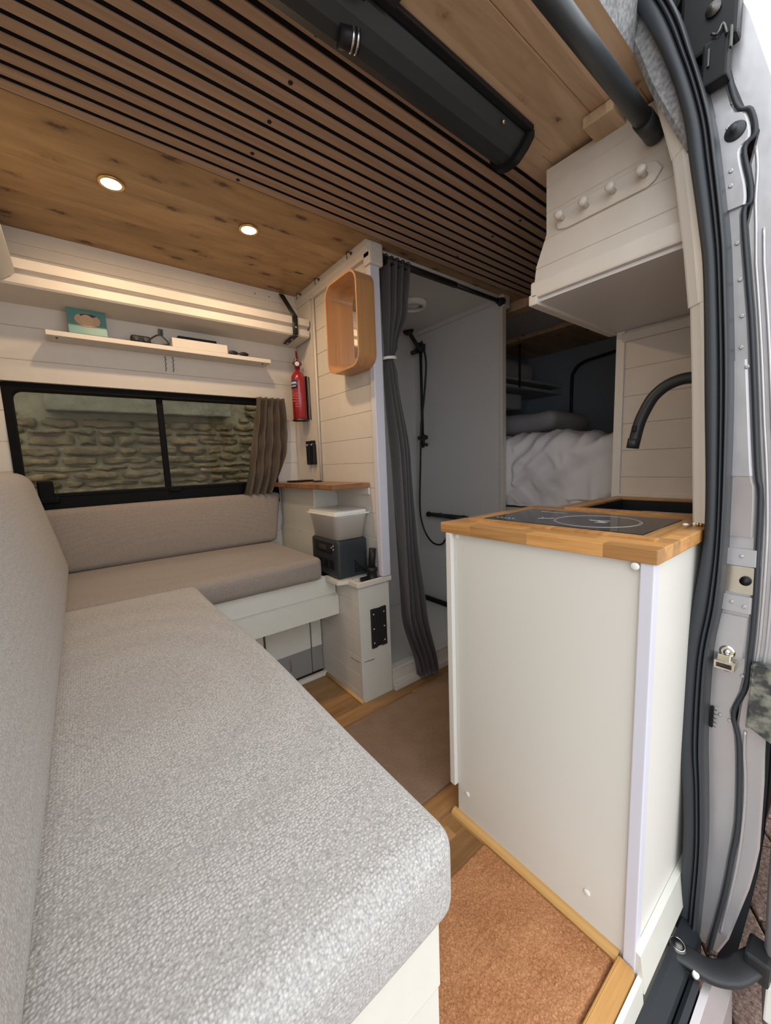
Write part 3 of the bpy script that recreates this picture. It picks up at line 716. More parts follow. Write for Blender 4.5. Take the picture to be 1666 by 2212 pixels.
# window side seat
sb = thing('window_seat_frame', 'white double board base under the seat below the window', 'seat base', (.4, 1.7, 0))
bm = nb(); poly_prism(bm, [(1.500, .462), (1.520, .462), (1.520, .540), (1.512, .545), (1.500, .540)], 'x', .262, .862); obj('upper_board', bm, 'white_gloss', sb)
bm = nb(); poly_prism(bm, [(1.487, .365), (1.507, .357), (1.507, .462), (1.487, .452)], 'x', .262, .868); obj('lower_board', bm, 'white_gloss', sb)
bm = nb(); box(bm, -.25, .855, 1.52, 2.05, .525, .545); obj('seat_board', bm, 'white_board', sb)
bm = nb(); box(bm, .262, .868, 1.64, 1.66, 0, .02, .002); struct('trim_12', bm, 'white_board')
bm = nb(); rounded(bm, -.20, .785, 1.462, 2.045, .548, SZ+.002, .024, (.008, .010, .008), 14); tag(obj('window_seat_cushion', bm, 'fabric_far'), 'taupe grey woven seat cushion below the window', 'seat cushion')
bm = nb()
def wb2(p):
    k = (p.z-.64)/.26; return Vector((p.x+.05*max(0, p.x-.3)*k*2, p.y+.03*k-(0), p.z))
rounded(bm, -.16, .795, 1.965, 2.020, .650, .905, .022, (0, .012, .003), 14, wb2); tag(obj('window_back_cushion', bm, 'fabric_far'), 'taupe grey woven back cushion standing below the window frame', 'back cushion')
# storage boxes under the window seat
def store(x0, x1, lab, latch=True):
    t = thing('storage_box', lab, 'storage box', ((x0+x1)/2, 1.8, 0), 'grey and white storage boxes under the window seat')
    bm = nb(); box(bm, x0, x1, 1.672, 2.0, .022, .150, .003); obj('body', bm, 'grey_bin', t)
    bm = nb(); box(bm, x0+.002, x1-.002, 1.668, 2.0, .151, .345, .003); obj('upper_bin', bm, 'white_gloss', t)
    if latch:
        bm = nb(); box(bm, (x0+x1)/2-.004, (x0+x1)/2+.004, 1.666, 1.673, .07, .125, .001); obj('slot', bm, 'steel', t)
store(.808, .866, 'narrow grey storage box with white top beside the plinth', False)
store(.58, .805, 'grey storage box with white top and slot under the window seat')
store(.33, .575, 'white topped storage box mostly hidden behind the long bench')

# ---------------------------------------------------------------- small shelf and what stands on it
ss = thing('wall_shelf', 'narrow white painted shelf on the wall above the window', 'shelf', (.38, 1.94, 1.55))
bm = nb(); box(bm, -.04, .803, 1.902, 2.01, 1.547, 1.565, .002); obj('board', bm, 'white_board', ss)
for xx in (-.01, .77):
    bm = nb(); lathe(bm, [(.004, 0), (.004, .003)], (xx, 1.93, 1.547), (0, 0, -1), 8); obj('screw', bm, 'dark_steel', ss)
fr_ = thing('turquoise_picture_frame', 'square turquoise frame with an oval cream picture leaning on the shelf', 'picture frame', (.09, 1.92, 1.565))
Rt = Matrix.Rotation(-.14, 3, 'X'); pv_ = (.09, 1.915, 1.567)
bm = nb(); box(bm, .028, .148, 1.911, 1.923, 1.567, 1.673, .002, rot=Rt, piv=pv_); obj('frame', bm, 'teal', fr_)
def ell(x, z, rx, rz, m, nm, y=1.9095, par=fr_):
    t = bmesh.new(); bmesh.ops.create_circle(t, cap_ends=True, segments=28, radius=1)
    for v in t.verts: v.co = Vector((x+v.co.x*rx, y, z+v.co.y*rz))
    e = bmesh.ops.extrude_face_region(t, geom=t.faces[:]); 
    for v in [g for g in e['geom'] if isinstance(g, bmesh.types.BMVert)]: v.co.y += .0015
    for v in t.verts: v.co = Vector(pv_)+Rt @ (v.co-Vector(pv_))
    bmesh.ops.recalc_face_normals(t, faces=t.faces); return obj(nm, merge(nb(), t), m, par)
pc = ell(.089, 1.622, .040, .026, 'shell', 'picture'); ell(.087, 1.621, .020, .021, 'shell_mid', 'motif', 1.908, pc); ell(.092, 1.640, .026, .006, 'dark_steel', 'motif', 1.9085, pc)
ell(.062, 1.622, .012, .017, 'shell', 'motif', 1.9082, pc); ell(.117, 1.621, .011, .018, 'shell', 'motif', 1.9082, pc)
dc = thing('black_camera', 'small black camera with a looped strap on the shelf', 'camera', (.26, 1.93, 1.565))
bm = nb(); rounded(bm, .225, .295, 1.915, 1.955, 1.5655, 1.595, .007, n=3); obj('body', bm, 'black_plastic', dc)
for xx in (.243, .276):
    bm = nb(); lathe(bm, [(.010, 0), (.010, .006), (.007, .007)], (xx, 1.916, 1.580), (0, -1, 0), 16); obj('lens', bm, 'dark_red' if 0 else 'grey_black', dc)
bm = nb(); tube(bm, [(.293, 1.93, 1.588), (.32, 1.94, 1.610), (.34, 1.94, 1.612), (.365, 1.945, 1.585), (.33, 1.93, 1.572), (.295, 1.93, 1.574)], .003, 6, 5); obj('strap', bm, 'dark_steel', dc)
bm = nb(); box(bm, .372, .600, 1.905, 1.96, 1.5655, 1.603, .002); tag(obj('white_box', bm, 'white_board'), 'long white box lying on the wall shelf', 'box')
bm = nb(); box(bm, .40, .56, 1.925, 1.955, 1.6035, 1.620, .003); tag(obj('black_case', bm, 'black_plastic'), 'slim black case on top of the white box', 'case')
sg = thing('sunglasses', 'folded black sunglasses at the right end of the wall shelf', 'sunglasses', (.65, 1.92, 1.566))
for xx in (.628, .678):
    bm = nb(); ellipsoid(bm, (xx, 1.915, 1.576), (.022, .004, .010), 14); obj('lens', bm, 'black_plastic', sg)
bm = nb(); tube(bm, [(.61, 1.92, 1.578), (.65, 1.93, 1.582), (.70, 1.93, 1.570)], .002, 6, 3); obj('frame', bm, 'black_plastic', sg)
def chain(x, lab):
    bm = nb()
    for k in range(7): ellipsoid(bm, (x+.002*(k % 2), wall_y(1.54-k*.009)-.006, 1.540-k*.009), (.0022, .0022, .0042), 8)
    tag(obj('hanging_chain', bm, 'dark_steel'), lab, 'chain', 'short chains under the wall shelf')
chain(.355, 'short fine chain hanging under the wall shelf, left one'); chain(.385, 'short fine chain hanging under the wall shelf, right one')
bm = nb(); box(bm, .335, .343, wall_y(1.66)-.012, wall_y(1.66), 1.625, 1.648, .001); box(bm, .346, .352, wall_y(1.66)-.012, wall_y(1.66), 1.625, 1.648, .001); tag(obj('wire_ends', bm, 'dark_steel'), 'pair of cut wire ends poking out under the ledge', 'wire')
# cab-side overhead panel
bm = nb(); poly_prism(bm, [(-.26, 1.60), (-.128, 1.672), (-.092, 1.70), (-.118, CZ-.002), (-.26, CZ-.002)], 'y', .3, 1.80, .004)
tag(obj('overhead_locker', bm, 'white_panel'), 'pale overhead locker above the front bulkhead at the left edge', 'locker')

# ---------------------------------------------------------------- shower
vt = thing('extractor_vent', 'round white extractor vent in the shower ceiling', 'vent', (1.51, 1.63, CZ-.012))
bm = nb(); lathe(bm, [(.052, 0), (.078, 0), (.080, -.008), (.074, -.026), (.056, -.030), (.052, -.024), (.052, 0)], (1.51, 1.63, CZ-.0125)); obj('ring', bm, 'white_plastic', vt)
bm = nb(); lathe(bm, [(0, -.008), (.035, -.008), (.040, -.014), (.030, -.020), (0, -.022)], (1.51, 1.63, CZ-.0125)); obj('plug', bm, 'white_plastic', vt)
bm = nb(); lathe(bm, [(0, 0), (.052, 0), (.052, -.003), (0, -.003)], (1.51, 1.63, CZ-.0127)); obj('duct', bm, 'grey_black', vt)
rd = thing('shower_curtain_rod', 'black tension rod across the shower opening', 'curtain rod', (1.45, 1.352, 1.85))
bm = nb(); tube(bm, [(1.040, 1.318, 1.862), (1.50, 1.318, 1.862)], .0135, 16); tube(bm, [(1.49, 1.318, 1.862), (1.845, 1.318, 1.862)], .0105, 16); obj('rod', bm, 'black_matte', rd)
for xx, dx in ((1.038, 1), (1.866, -1)):
    bm = nb(); lathe(bm, [(.024, 0), (.024, .008), (.016, .022), (.014, .040)], (xx, 1.318, 1.862), (dx, 0, 0), 20); obj('end_cap', bm, 'black_matte', rd)
def scur(u, v):
    z = 1.868-v*(1.868-.032)
    keys = [(0, 1.080, 1.235), (.10, 1.080, 1.215), (.19, 1.080, 1.145), (.215, 1.078, 1.112), (.25, 1.078, 1.130), (.45, 1.090, 1.185), (.66, 1.085, 1.195), (.82, 1.085, 1.215), (1.0, 1.16, 1.262)]
    for a, b_ in zip(keys, keys[1:]):
        if v <= b_[0]+1e-9:
            k = (v-a[0])/(b_[0]-a[0]); k = k*k*(3-2*k); xl = a[1]+(b_[1]-a[1])*k; xr = a[2]+(b_[2]-a[2])*k; break
    x = xl+(xr-xl)*u; am = .020*(.45+.55*min(1, abs(v-.2)*5))
    y = 1.325+1.3*am*math.sin(u*math.pi*8.5+1.2*math.sin(v*4))+.008*math.sin(v*7+u*5)*(v > .22)
    return (x-.02*(1-v), y-.052*v**1.5, z)
sc_ = thing('shower_curtain', 'grey satin shower curtain tied back at the left of the shower', 'shower curtain', (1.15, 1.34, 0))
bm = nb(); cloth(bm, 90, 110, scur, .0012); obj('fabric', bm, 'curtain', sc_)
bm = nb(); sweep(bm, [(1.083+.033*math.cos(a)+.0, 1.325+.028*math.sin(a), 1.475+.003*math.cos(a)) for a in [2*math.pi*i/20 for i in range(21)]], [(-.001, -.006), (.001, -.006), (.001, .006), (-.001, .006)]); obj('tieback', bm, 'white_plastic', sc_)
for k in range(5):
    bm = nb(); x0 = 1.075+k*.030; sweep(bm, [(x0, 1.318+.019*math.cos(a), 1.862+.019*math.sin(a)) for a in [2*math.pi*i/16 for i in range(17)]], circ(.0022, 6), up=(1, 0, 0)); obj('curtain_ring', bm, 'black_matte', sc_)
rl = thing('shower_riser_set', 'matt black shower riser rail with hand shower and looped hose', 'shower', (1.83, 1.92, 1.5))
bm = nb(); tube(bm, [(1.832, 1.915, 1.80), (1.832, 1.915, 1.13)], .0095, 14)
for zz in (1.79, 1.15): tube(bm, [(1.87, 1.915, zz), (1.830, 1.915, zz)], .011, 12)
obj('rail', bm, 'black_matte', rl)
bm = nb(); tube(bm, [(1.832, 1.890, 1.765), (1.832, 1.945, 1.768)], .021, 16); tube(bm, [(1.832, 1.915, 1.74), (1.832, 1.915, 1.80)], .018, 14); tube(bm, [(1.815, 1.925, 1.75), (1.77, 1.935, 1.735)], .013, 12); obj('slider', bm, 'black_matte', rl)
bm = nb(); tube(bm, [(1.826, 1.900, 1.745), (1.806, 1.93, 1.80), (1.788, 1.965, 1.865)], .0125, 12, 3); lathe(bm, [(0, 0), (.026, 0), (.034, .012), (.034, .02), (0, .022)], (1.788, 1.972, 1.872), (-.55, -.35, .4), 20); obj('hand_shower', bm, 'black_matte', rl)
bm = nb(); tube(bm, [(1.832, 1.880, 1.196), (1.832, 1.952, 1.196)], .0145, 14); tube(bm, [(1.832, 1.915, 1.15), (1.832, 1.915, 1.22)], .014, 12); obj('valve', bm, 'black_matte', rl)
bm = nb(); tube(bm, [(1.815, 1.885, 1.80), (1.80, 1.850, 1.74), (1.80, 1.835, 1.64), (1.80, 1.86, 1.45), (1.81, 1.905, 1.26), (1.812, 1.925, 1.0), (1.812, 1.94, .72), (1.812, 1.905, .58), (1.812, 1.83, .50), (1.812, 1.74, .50), (1.82, 1.69, .58), (1.83, 1.68, .66)], .0062, 10, 8); obj('hose', bm, 'black_matte', rl)
tw = thing('mixer_bar', 'matt black horizontal mixer bar low on the shower wall', 'mixer tap', (1.83, 1.7, .68))
bm = nb(); tube(bm, [(1.832, 1.87, .683), (1.832, 1.54, .683)], .0145, 16); obj('bar', bm, 'black_matte', tw)
for yy in (1.80, 1.60):
    bm = nb(); tube(bm, [(1.87, yy, .683), (1.834, yy, .683)], .012, 12); obj('bracket', bm, 'black_matte', tw)
bm = nb(); tube(bm, [(1.832, 1.872, .683), (1.832, 1.885, .683)], .018, 16); obj('knob', bm, 'black_matte', tw)

# ---------------------------------------------------------------- bed area
bd = thing('bed_platform', 'white edged bed platform across the rear of the van', 'bed', (2.6, 1.1, 0))
bm = nb(); box(bm, 1.96, 3.24, .21, 2.02, .66, .755, .004); obj('platform', bm, 'white_board', bd)
bm = nb(); box(bm, 1.985, 2.0, .21, 2.02, 0, .66); obj('front_panel', bm, 'white_board', bd)
bm = nb(); rounded(bm, 2.0, 3.20, .23, 2.0, .757, 1.03, .05, n=8); tag(obj('mattress', bm, 'duvet'), 'white mattress under the rumpled duvet', 'mattress')
def fold(p):
    q = Vector((p.x, p.y*1.0, p.z))
    n1 = noise.noise(Vector((q.x*1.2, q.y*3.2+q.z*2.0, q.z*1.6)))
    n2 = 1-abs(noise.noise(Vector((q.x*3.0+4, q.y*6+q.z*7.0, q.z*4.0+q.y*2))))*2.6
    n3 = 1-abs(noise.noise(Vector((q.x*6.0+9, q.y*13-q.z*6.0, q.z*9.0))))*2.6
    return n1*.045+max(-.3, n2)*.040+max(-.3, n3)*.016
t_ = bmesh.new(); path = [(1.95, .775), (1.94, .80), (1.93, .86), (1.925, .95), (1.93, 1.03), (1.945, 1.085), (1.98, 1.115), (2.06, 1.125), (2.2, 1.125), (2.4, 1.12), (2.7, 1.12), (3.0, 1.11), (3.18, 1.08)]
pth = smoothline([(x, 0, z) for x, z in path], 6); cols = 150; g = []
for i, p in enumerate(pth):
    row = []
    q_ = pth[min(i+1, len(pth)-1)]-pth[max(i-1, 0)]; nx = Vector((-q_.z, 0, q_.x)).normalized()
    for j in range(cols):
        y = .235+j/(cols-1)*1.73
        b_ = Vector((p.x, y, p.z+(.012*math.sin(y*9) if i < 8 else 0)))
        q2 = b_+nx*fold(b_)*(.75 if i > 2 else .4); q2.x = max(q2.x, 1.900+(.006*math.sin(y*31) if q2.x < 1.9 else 0)+.004) if y > 1.27 else max(q2.x, 1.80); row.append(t_.verts.new(q2))
    g.append(row)
for i in range(len(g)-1):
    for j in range(cols-1): t_.faces.new((g[i][j], g[i+1][j], g[i+1][j+1], g[i][j+1]))
bmesh.ops.recalc_face_normals(t_, faces=t_.faces)
lo = [[t_.verts.new((min(v.co.x+.006, 3.2), v.co.y, v.co.z-(.006 if i > 10 else 0))) for v in row] for i, row in enumerate(g)]
for i in range(len(g)-1):
    for j in range(cols-1): t_.faces.new((lo[i][j], lo[i][j+1], lo[i+1][j+1], lo[i+1][j]))
for i in range(len(g)-1):
    for j in (0, cols-1): t_.faces.new((g[i][j], g[i+1][j], lo[i+1][j], lo[i][j]))
for j in range(cols-1):
    for i in (0, len(g)-1): t_.faces.new((g[i][j], g[i][j+1], lo[i][j+1], lo[i][j]))
tag(obj('duvet', merge(nb(), t_, True), 'duvet'), 'rumpled white duvet hanging over the front of the bed', 'duvet')
bm = nb(); rounded(bm, 2.35, 2.85, 1.28, 1.93, 1.20, 1.32, .055, (0, 0, .02), 8, lambda p: p+noise.noise_vector(p*5)*.02); tag(obj('pillow', bm, 'pillow'), 'grey shaded pillow lying at the far side of the bed', 'pillow')
bs = thing('bedside_shelf', 'two tier grey shelf hanging over the pillow', 'shelf', (2.7, 1.85, 1.5))
for zz in (1.545, 1.60):
    bm = nb(); box(bm, 2.2, 3.24, 1.70, 2.03, zz, zz+.022, .004); obj('shelf_board', bm, 'bed_shelf', bs)
bm = nb(); tube(bm, [(2.62, 1.698, 1.89), (2.62, 1.698, 1.55)], .009, 10); obj('upright', bm, 'black_matte', bs)
bm = nb(); sweep(bm, smoothline([(3.2, 1.60, 1.2), (3.2, 1.60, 1.60), (3.2, 1.585, 1.70), (3.2, 1.51, 1.76), (3.2, 1.3, 1.785), (3.2, .6, 1.86)], 8), circ(.012, 10), up=(1, 0, 0)); tag(obj('conduit', bm, 'black_matte'), 'dark bent pipe along the rear wall above the bed', 'pipe')
bm = nb(); rounded(bm, 2.35, 2.9, 1.74, 2.0, 1.625, 1.76, .05, (0, 0, .01), 5); tag(obj('folded_blanket', bm, 'pillow'), 'grey folded blanket stored on the bedside shelf', 'blanket')
bm = nb(); rounded(bm, 2.3, 2.75, 1.76, 2.01, 1.40, 1.52, .02, n=4); tag(obj('fabric_pocket', bm, 'bed_shelf'), 'pale fabric pocket under the bedside shelf', 'storage pocket')

# ---------------------------------------------------------------- kitchen
kt = thing('kitchen_cabinet', 'white kitchen cabinet with a large plain end panel by the sliding door', 'cabinet', (1.2, .46, 0))
bm = nb(); box(bm, .776, .794, .252, .700, .002, .846, .001); obj('end_panel', bm, 'cream_panel', kt)
bm = nb(); box(bm, .794, 1.64, .236, .246, -.02, .846); obj('outer_panel', bm, 'cream_panel', kt)
bm = nb(); box(bm, .768, .794, .232, .254, -.03, .846, .002); obj('corner_trim', bm, 'blue_trim', kt)
bm = nb(); box(bm, .762, .776, .700, .718, .10, .846, .002); box(bm, .776, 1.64, .700, .718, .10, .845, .001); obj('door', bm, 'white_panel', kt)
bm = nb(); box(bm, .80, 1.64, .252, .698, .05, .70); obj('carcass', bm, 'white_board', kt)
bm = nb(); poly_prism(bm, [(.2355, -.03), (.2355, .052), (.224, .047), (.214, -.03)], 'x', .772, 1.10); obj('sill_strip', bm, 'white_gloss', kt)
for yy, zz in ((.689, .838), (.258, .838), (.665, .089), (.331, .089)):
    bm = nb(); lathe(bm, [(0, .0), (.0075, .0), (.0075, .0015), (.005, .003), (0, .0032)], (.776 if yy > .3 else (.776 if zz < .5 else .768), yy if not (yy < .3 and zz > .5) else .262, zz), (-1, 0, 0), 20); obj('screw_cover', bm, 'white_plastic', kt)
bm = nb(); poly_prism(bm, [(.776, 0.0), (.756, 0.0), (.757, .008), (.762, .014), (.770, .018), (.776, .018)], 'y', .262, .712); 
bo = struct('baseboard_kitchen', bm, 'beading')
# worktop
wt = thing('kitchen_worktop', 'thick oiled oak block worktop on the kitchen cabinet', 'worktop', (1.2, .5, .85))
HX0, HX1, HY0, HY1 = .868, 1.118, .285, .672
SX0, SX1, SY0, SY1 = 1.235, 1.575, .30, .590
bm = nb()
X0, X1, Y0, Y1 = .764, 1.662, .226, .738; ZB, ZT = .846, .873
box(bm, X0, SX0, Y0, Y1, ZB, ZT, .0025); box(bm, SX1, X1, Y0, .648, ZB, ZT, .001); box(bm, SX0, SX1, Y0, SY0, ZB, ZT, .0005); box(bm, SX0, SX1, SY1, .66, ZB, ZT, .0005)
obj('block', bm, 'butcher_y', wt)
bm = nb(); fw = .03
for a in ((HX0-fw, HX1+fw, HY0-fw, HY0), (HX0-fw, HX1+fw, HY1, HY1+fw), (HX0-fw, HX0, HY0, HY1), (HX1, HX1+fw, HY0, HY1)): box(bm, *a, ZT-.001, ZT+.004, .001)
obj('inlay_frame', bm, 'butcher', wt)
bm = nb()
for a in ((SX0-.03, SX1+.03, SY0-.02, SY0), (SX0-.03, SX1+.03, SY1, SY1+.028), (SX0-.03, SX0, SY0, SY1), (SX1, SX1+.03, SY0, SY1)): box(bm, *a, ZT-.001, ZT+.004, .001)
obj('sink_surround', bm, 'butcher', wt)
hb = thing('induction_hob', 'black glass single zone induction hob set in the oak worktop', 'hob', (.99, .48, .873))
bm = nb(); box(bm, HX0+.0005, HX1-.0005, HY0+.0005, HY1-.0005, ZT+.0005, ZT+.005, .001); obj('glass', bm, 'black_glass', hb)
def ringm(cx_, cy_, r0, r1, z, par, nm, m='white_print_hob'):
    bm = nb(); lathe(bm, [(r0, 0), (r1, 0), (r1, .0003), (r0, .0003), (r0, 0)], (cx_, cy_, z), n=64); return obj(nm, bm, m, par)
HC = (.985, .425)
ringm(*HC, .094, .0953, ZT+.005, hb, 'zone_ring'); ringm(*HC, .0905, .0912, ZT+.005, hb, 'zone_ring')
bm = nb()
for i in range(7):
    a = random.uniform(-.5, .5); x = HC[0]+random.uniform(-.016, .016); y = HC[1]+random.uniform(-.03, .03)
    box(bm, x-.002, x+.002, y-.011, y+.011, ZT+.005, ZT+.0054, rot=Matrix.Rotation(a, 3, 'Z'))
box(bm, .955, .957, .52, .56, ZT+.005, ZT+.0054, rot=Matrix.Rotation(.7, 3, 'Z')); box(bm, .965, .967, .545, .565, ZT+.005, ZT+.0054, rot=Matrix.Rotation(-.9, 3, 'Z'))
for k in range(5): box(bm, .90, .905, .60+k*.012, .606+k*.012, ZT+.005, ZT+.0054)
box(bm, 1.07, 1.073, .55, .62, ZT+.005, ZT+.0054)
obj('marking', bm, 'white_print_hob', hb)
sk = thing('kitchen_sink', 'black square sink bowl inset at the rear of the worktop', 'sink', (1.4, .45, .7))
bm = nb(); t = .006
box(bm, SX0+.001, SX1-.001, SY0+.001, SY1-.001, .71, .716); box(bm, SX0+.001, SX0+t, SY0+.001, SY1-.001, .71, ZT-.002); box(bm, SX1-t, SX1-.001, SY0+.001, SY1-.001, .71, ZT-.002)
box(bm, SX0+.001, SX1-.001, SY0+.001, SY0+t, .71, ZT-.002); box(bm, SX0+.001, SX1-.001, SY1-t, SY1-.001, .71, ZT-.002); obj('bowl', bm, 'sink', sk)
bm = nb(); lathe(bm, [(0, 0), (.03, 0), (.03, .003), (0, .004)], (1.4, .44, .716)); obj('drain', bm, 'steel', sk)
bm = nb(); box(bm, 1.30, 1.33, SY0+.01, SY0+.14, .845, .866, .003); obj('insert', bm, 'steel', sk)
tp = thing('kitchen_tap', 'matt black gooseneck tap arching over the sink', 'tap', (1.40, .262, .873))
bm = nb(); pts = [(1.40, .262, .885), (1.40, .262, 1.13)]
pts += [(1.40, .262+.105*(1-math.cos(a)), 1.135+.112*math.sin(a)) for a in [math.radians(x) for x in (15, 35, 55, 75, 95, 115, 133, 150)]]
pts += [(1.40, .482, 1.135), (1.40, .496, 1.068)]
sweep(bm, [pts[0], (1.40, .262, 1.0)]+smoothline(pts[1:], 4), circ(.0165, 20), up=(1, 0, 0)); obj('spout', bm, 'tap', tp)
bm = nb(); tube(bm, [(1.40, .495, 1.085), (1.40, .4995, 1.055)], .0178, 20); obj('spray_head', bm, 'tap', tp)
bm = nb(); box(bm, 1.376, 1.386, .484, .496, 1.105, 1.125, .003); obj('button', bm, 'black_plastic', tp)
bm = nb(); lathe(bm, [(.026, 0), (.026, .006), (.018, .014)], (1.40, .262, .873)); obj('base', bm, 'tap', tp)
# cupboard above
uc = thing('overhead_cupboard', 'white boarded overhead cupboard above the worktop', 'cupboard', (1.4, .45, 1.5))
def ucx(z): return 1.12 if z < 1.5 else 1.12+(z-1.5)*.19
prof = groove_profile(1.545, 1.885, .079, off=.048)
t_ = bmesh.new()
def yf(z): return .684 if z < 1.600 else (.684-.022*(z-1.600)/.085 if z < 1.685 else .662+.024*(z-1.685)/.2)
zs = sorted(set([h for h, d in prof]+[1.600, 1.6425, 1.685])); dd = dict(prof)
A = [t_.verts.new((ucx(z)+dd.get(z, 0), .26 if z < 1.75 else .30, z)) for z in zs]; B = [t_.verts.new((ucx(z)+dd.get(z, 0), yf(z), z)) for z in zs]; D = [t_.verts.new((1.66, yf(z), z)) for z in zs]
for i in range(len(zs)-1):
    t_.faces.new((A[i], B[i], B[i+1], A[i+1])); t_.faces.new((B[i], D[i], D[i+1], B[i+1]))
bmesh.ops.recalc_face_normals(t_, faces=t_.faces); bmesh.ops.solidify(t_, geom=t_.faces[:], thickness=.012)
obj('body', merge(nb(), t_), 'white_board', uc)
bm = nb(); box(bm, 1.108, 1.134, .20, .684, 1.502, 1.548, .006); box(bm, 1.108, 1.664, .662, .690, 1.484, 1.515, .005); box(bm, 1.114, 1.664, .664, .684, 1.512, 1.55, .003); obj('bottom_rail', bm, 'white_board', uc)
bm = nb(); box(bm, 1.12, 1.664, .20, .672, 1.492, 1.502, .001); obj('underside', bm, 'shower_wall', uc)
# peg rail on its end
pg = thing('peg_rail', 'white coat peg rail with four pegs on the overhead cupboard end', 'peg rail', (1.15, .5, 1.7))
def lean(p, up, sd=0): return p
xa = lambda z: ucx(z)-.001
t_ = bmesh.new(); pz = 1.703; out = [(.372, -.0), (.385, .022), (.40, .030), (.60, .030), (.625, .022), (.634, 0), (.625, -.022), (.60, -.030), (.40, -.030), (.385, -.022)]
v0 = [t_.verts.new((xa(pz+h), y, pz+h)) for y, h in out]; v1 = [t_.verts.new((xa(pz+h)-.006, y, pz+h)) for y, h in out]
t_.faces.new(v0); t_.faces.new(v1[::-1])
for i in range(len(out)): t_.faces.new((v0[i], v0[(i+1) % len(out)], v1[(i+1) % len(out)], v1[i]))
bmesh.ops.recalc_face_normals(t_, faces=t_.faces); bmesh.ops.bevel(t_, geom=t_.edges[:], offset=.002, segments=1, affect='EDGES'); obj('rail', merge(nb(), t_), 'white_board', pg)
for yy in (.612, .545, .478, .408):
    bm = nb(); lathe(bm, [(.007, 0), (.006, .014), (.008, .018), (.0115, .022), (.0115, .029), (.007, .032), (0, .033)], (xa(pz)-.005, yy, pz), (-1, 0, .18), 18); obj('peg', bm, 'white_board', pg)
# small timber block at ceiling
bm = nb(); rounded(bm, 1.115, 1.195, .47, .545, CZ-.028, CZ-.001, .004, n=3); tag(obj('timber_block', bm, 'pine'), 'small pine block fixed to the ceiling by the cupboard', 'wood block')

# ---------------------------------------------------------------- door pillar: white trim, lining, seal
pt = thing('pillar_trim', 'white plastic trim strip over the door pillar in three lengths', 'trim', (1.07, .27, .88))
def strip(pts, wx, wy, m, nm, par, z0=None):
    bm = nb(); t = bmesh.new(); rings = []
    for y, z in pts:
        rings.append([t.verts.new(c_) for c_ in ((1.075, y, z), (1.070, y-.004, z), (1.055, y-.022, z), (1.045, y-wy, z), (1.075, y-wy, z), (1.10, y-.02, z))])
    for a, b_ in zip(rings, rings[1:]):
        for i in range(6): t.faces.new((a[i], a[(i+1) % 6], b_[(i+1) % 6], b_[i]))
    t.faces.new(rings[0]); t.faces.new(rings[-1][::-1]); bmesh.ops.recalc_face_normals(t, faces=t.faces)
    return obj(nm, merge(bm, t), m, par)
strip([(.2555, .882), (.262, 1.0), (.273, 1.2), (.2835, 1.352)], 0, .050, 'white_plastic', 'lower_length', pt)
strip([(.2865, 1.345), (.300, 1.46), (.320, 1.60), (.331, 1.668)], 0, .052, 'white_plastic', 'middle_length', pt)
strip([(.331, 1.660), (.3465, 1.72), (.362, 1.777), (.374, 1.82)], 0, .028, 'white_plastic', 'upper_length', pt)
for k in range(3):
    bm = nb(); lathe(bm, [(.003, 0), (.003, .009)], (1.064, .250-k*.006, .873), n=8); obj('foot', bm, 'brass' if k else 'white_plastic', pt)
bm = nb(); ellipsoid(bm, (1.05, .262, .877), (.008, .006, .004), 12); obj('foot', bm, 'white_plastic', pt)
bm = nb(); t = bmesh.new(); rings = []
for y, z in smoothline([(0, .292, 1.645), (0, .318, 1.70), (0, .362, 1.80), (0, .405, 1.92), (0, .456, 2.036), (0, .50, 2.13)], 5) and [(p.y, p.z) for p in smoothline([(0, .292, 1.645), (0, .318, 1.70), (0, .362, 1.80), (0, .405, 1.92), (0, .456, 2.036), (0, .50, 2.13)], 5)]:
    rings.append([t.verts.new(c_) for c_ in ((1.045, y+.004, z), (1.036, y-.006, z), (1.036, y-.035, z), (1.08, y-.035, z), (1.08, y+.004, z))])
for a, b_ in zip(rings, rings[1:]):
    for i in range(5): t.faces.new((a[i], a[(i+1) % 5], b_[(i+1) % 5], b_[i]))
bmesh.ops.recalc_face_normals(t, faces=t.faces); tag(obj('pillar_lining', merge(bm, t), 'lining'), 'grey carpet lining on the upper door pillar beside the seal', 'lining')

SL = [(.500, 2.16), (.403, 1.986), (.340, 1.837), (.300, 1.707), (.283, 1.606), (.263, 1.482), (.250, 1.381), (.236, 1.154), (.222, .881), (.233, .714), (.245, .577), (.244, .378), (.230, .257), (.223, .092), (.228, -.10), (.232, -.16)]
SR = [(.430, 2.13), (.326, 1.923), (.285, 1.796), (.254, 1.677), (.238, 1.581), (.222, 1.463), (.213, 1.367), (.198, 1.149), (.190, .884), (.191, .725), (.202, .594), (.201, .403), (.194, .283), (.187, .124), (.190, -.10), (.193, -.15)]
LP = smoothline([(0, y, z) for y, z in SL], 6); RP = smoothline([(0, y, z) for y, z in SR], 6)
def seal_part(prof, m, nm, par):
    """prof: closed list of (fraction across the band, depth towards the camera side)"""
    t = bmesh.new(); rings = []
    for a, b_ in zip(LP, RP):
        rings.append([t.verts.new((1.02-d, a.y+(b_.y-a.y)*f, a.z+(b_.z-a.z)*f)) for f, d in prof])
    n_ = len(prof)
    for a, b_ in zip(rings, rings[1:]):
        for i in range(n_): t.faces.new((a[i], a[(i+1) % n_], b_[(i+1) % n_], b_[i]))
    t.faces.new(rings[0]); t.faces.new(rings[-1][::-1]); bmesh.ops.recalc_face_normals(t, faces=t.faces)
    return obj(nm, merge(nb(), t, True), m, par)
se = thing('door_seal', 'thick black rubber door seal curving down the door pillar', 'door seal', (1.02, .21, -.15))
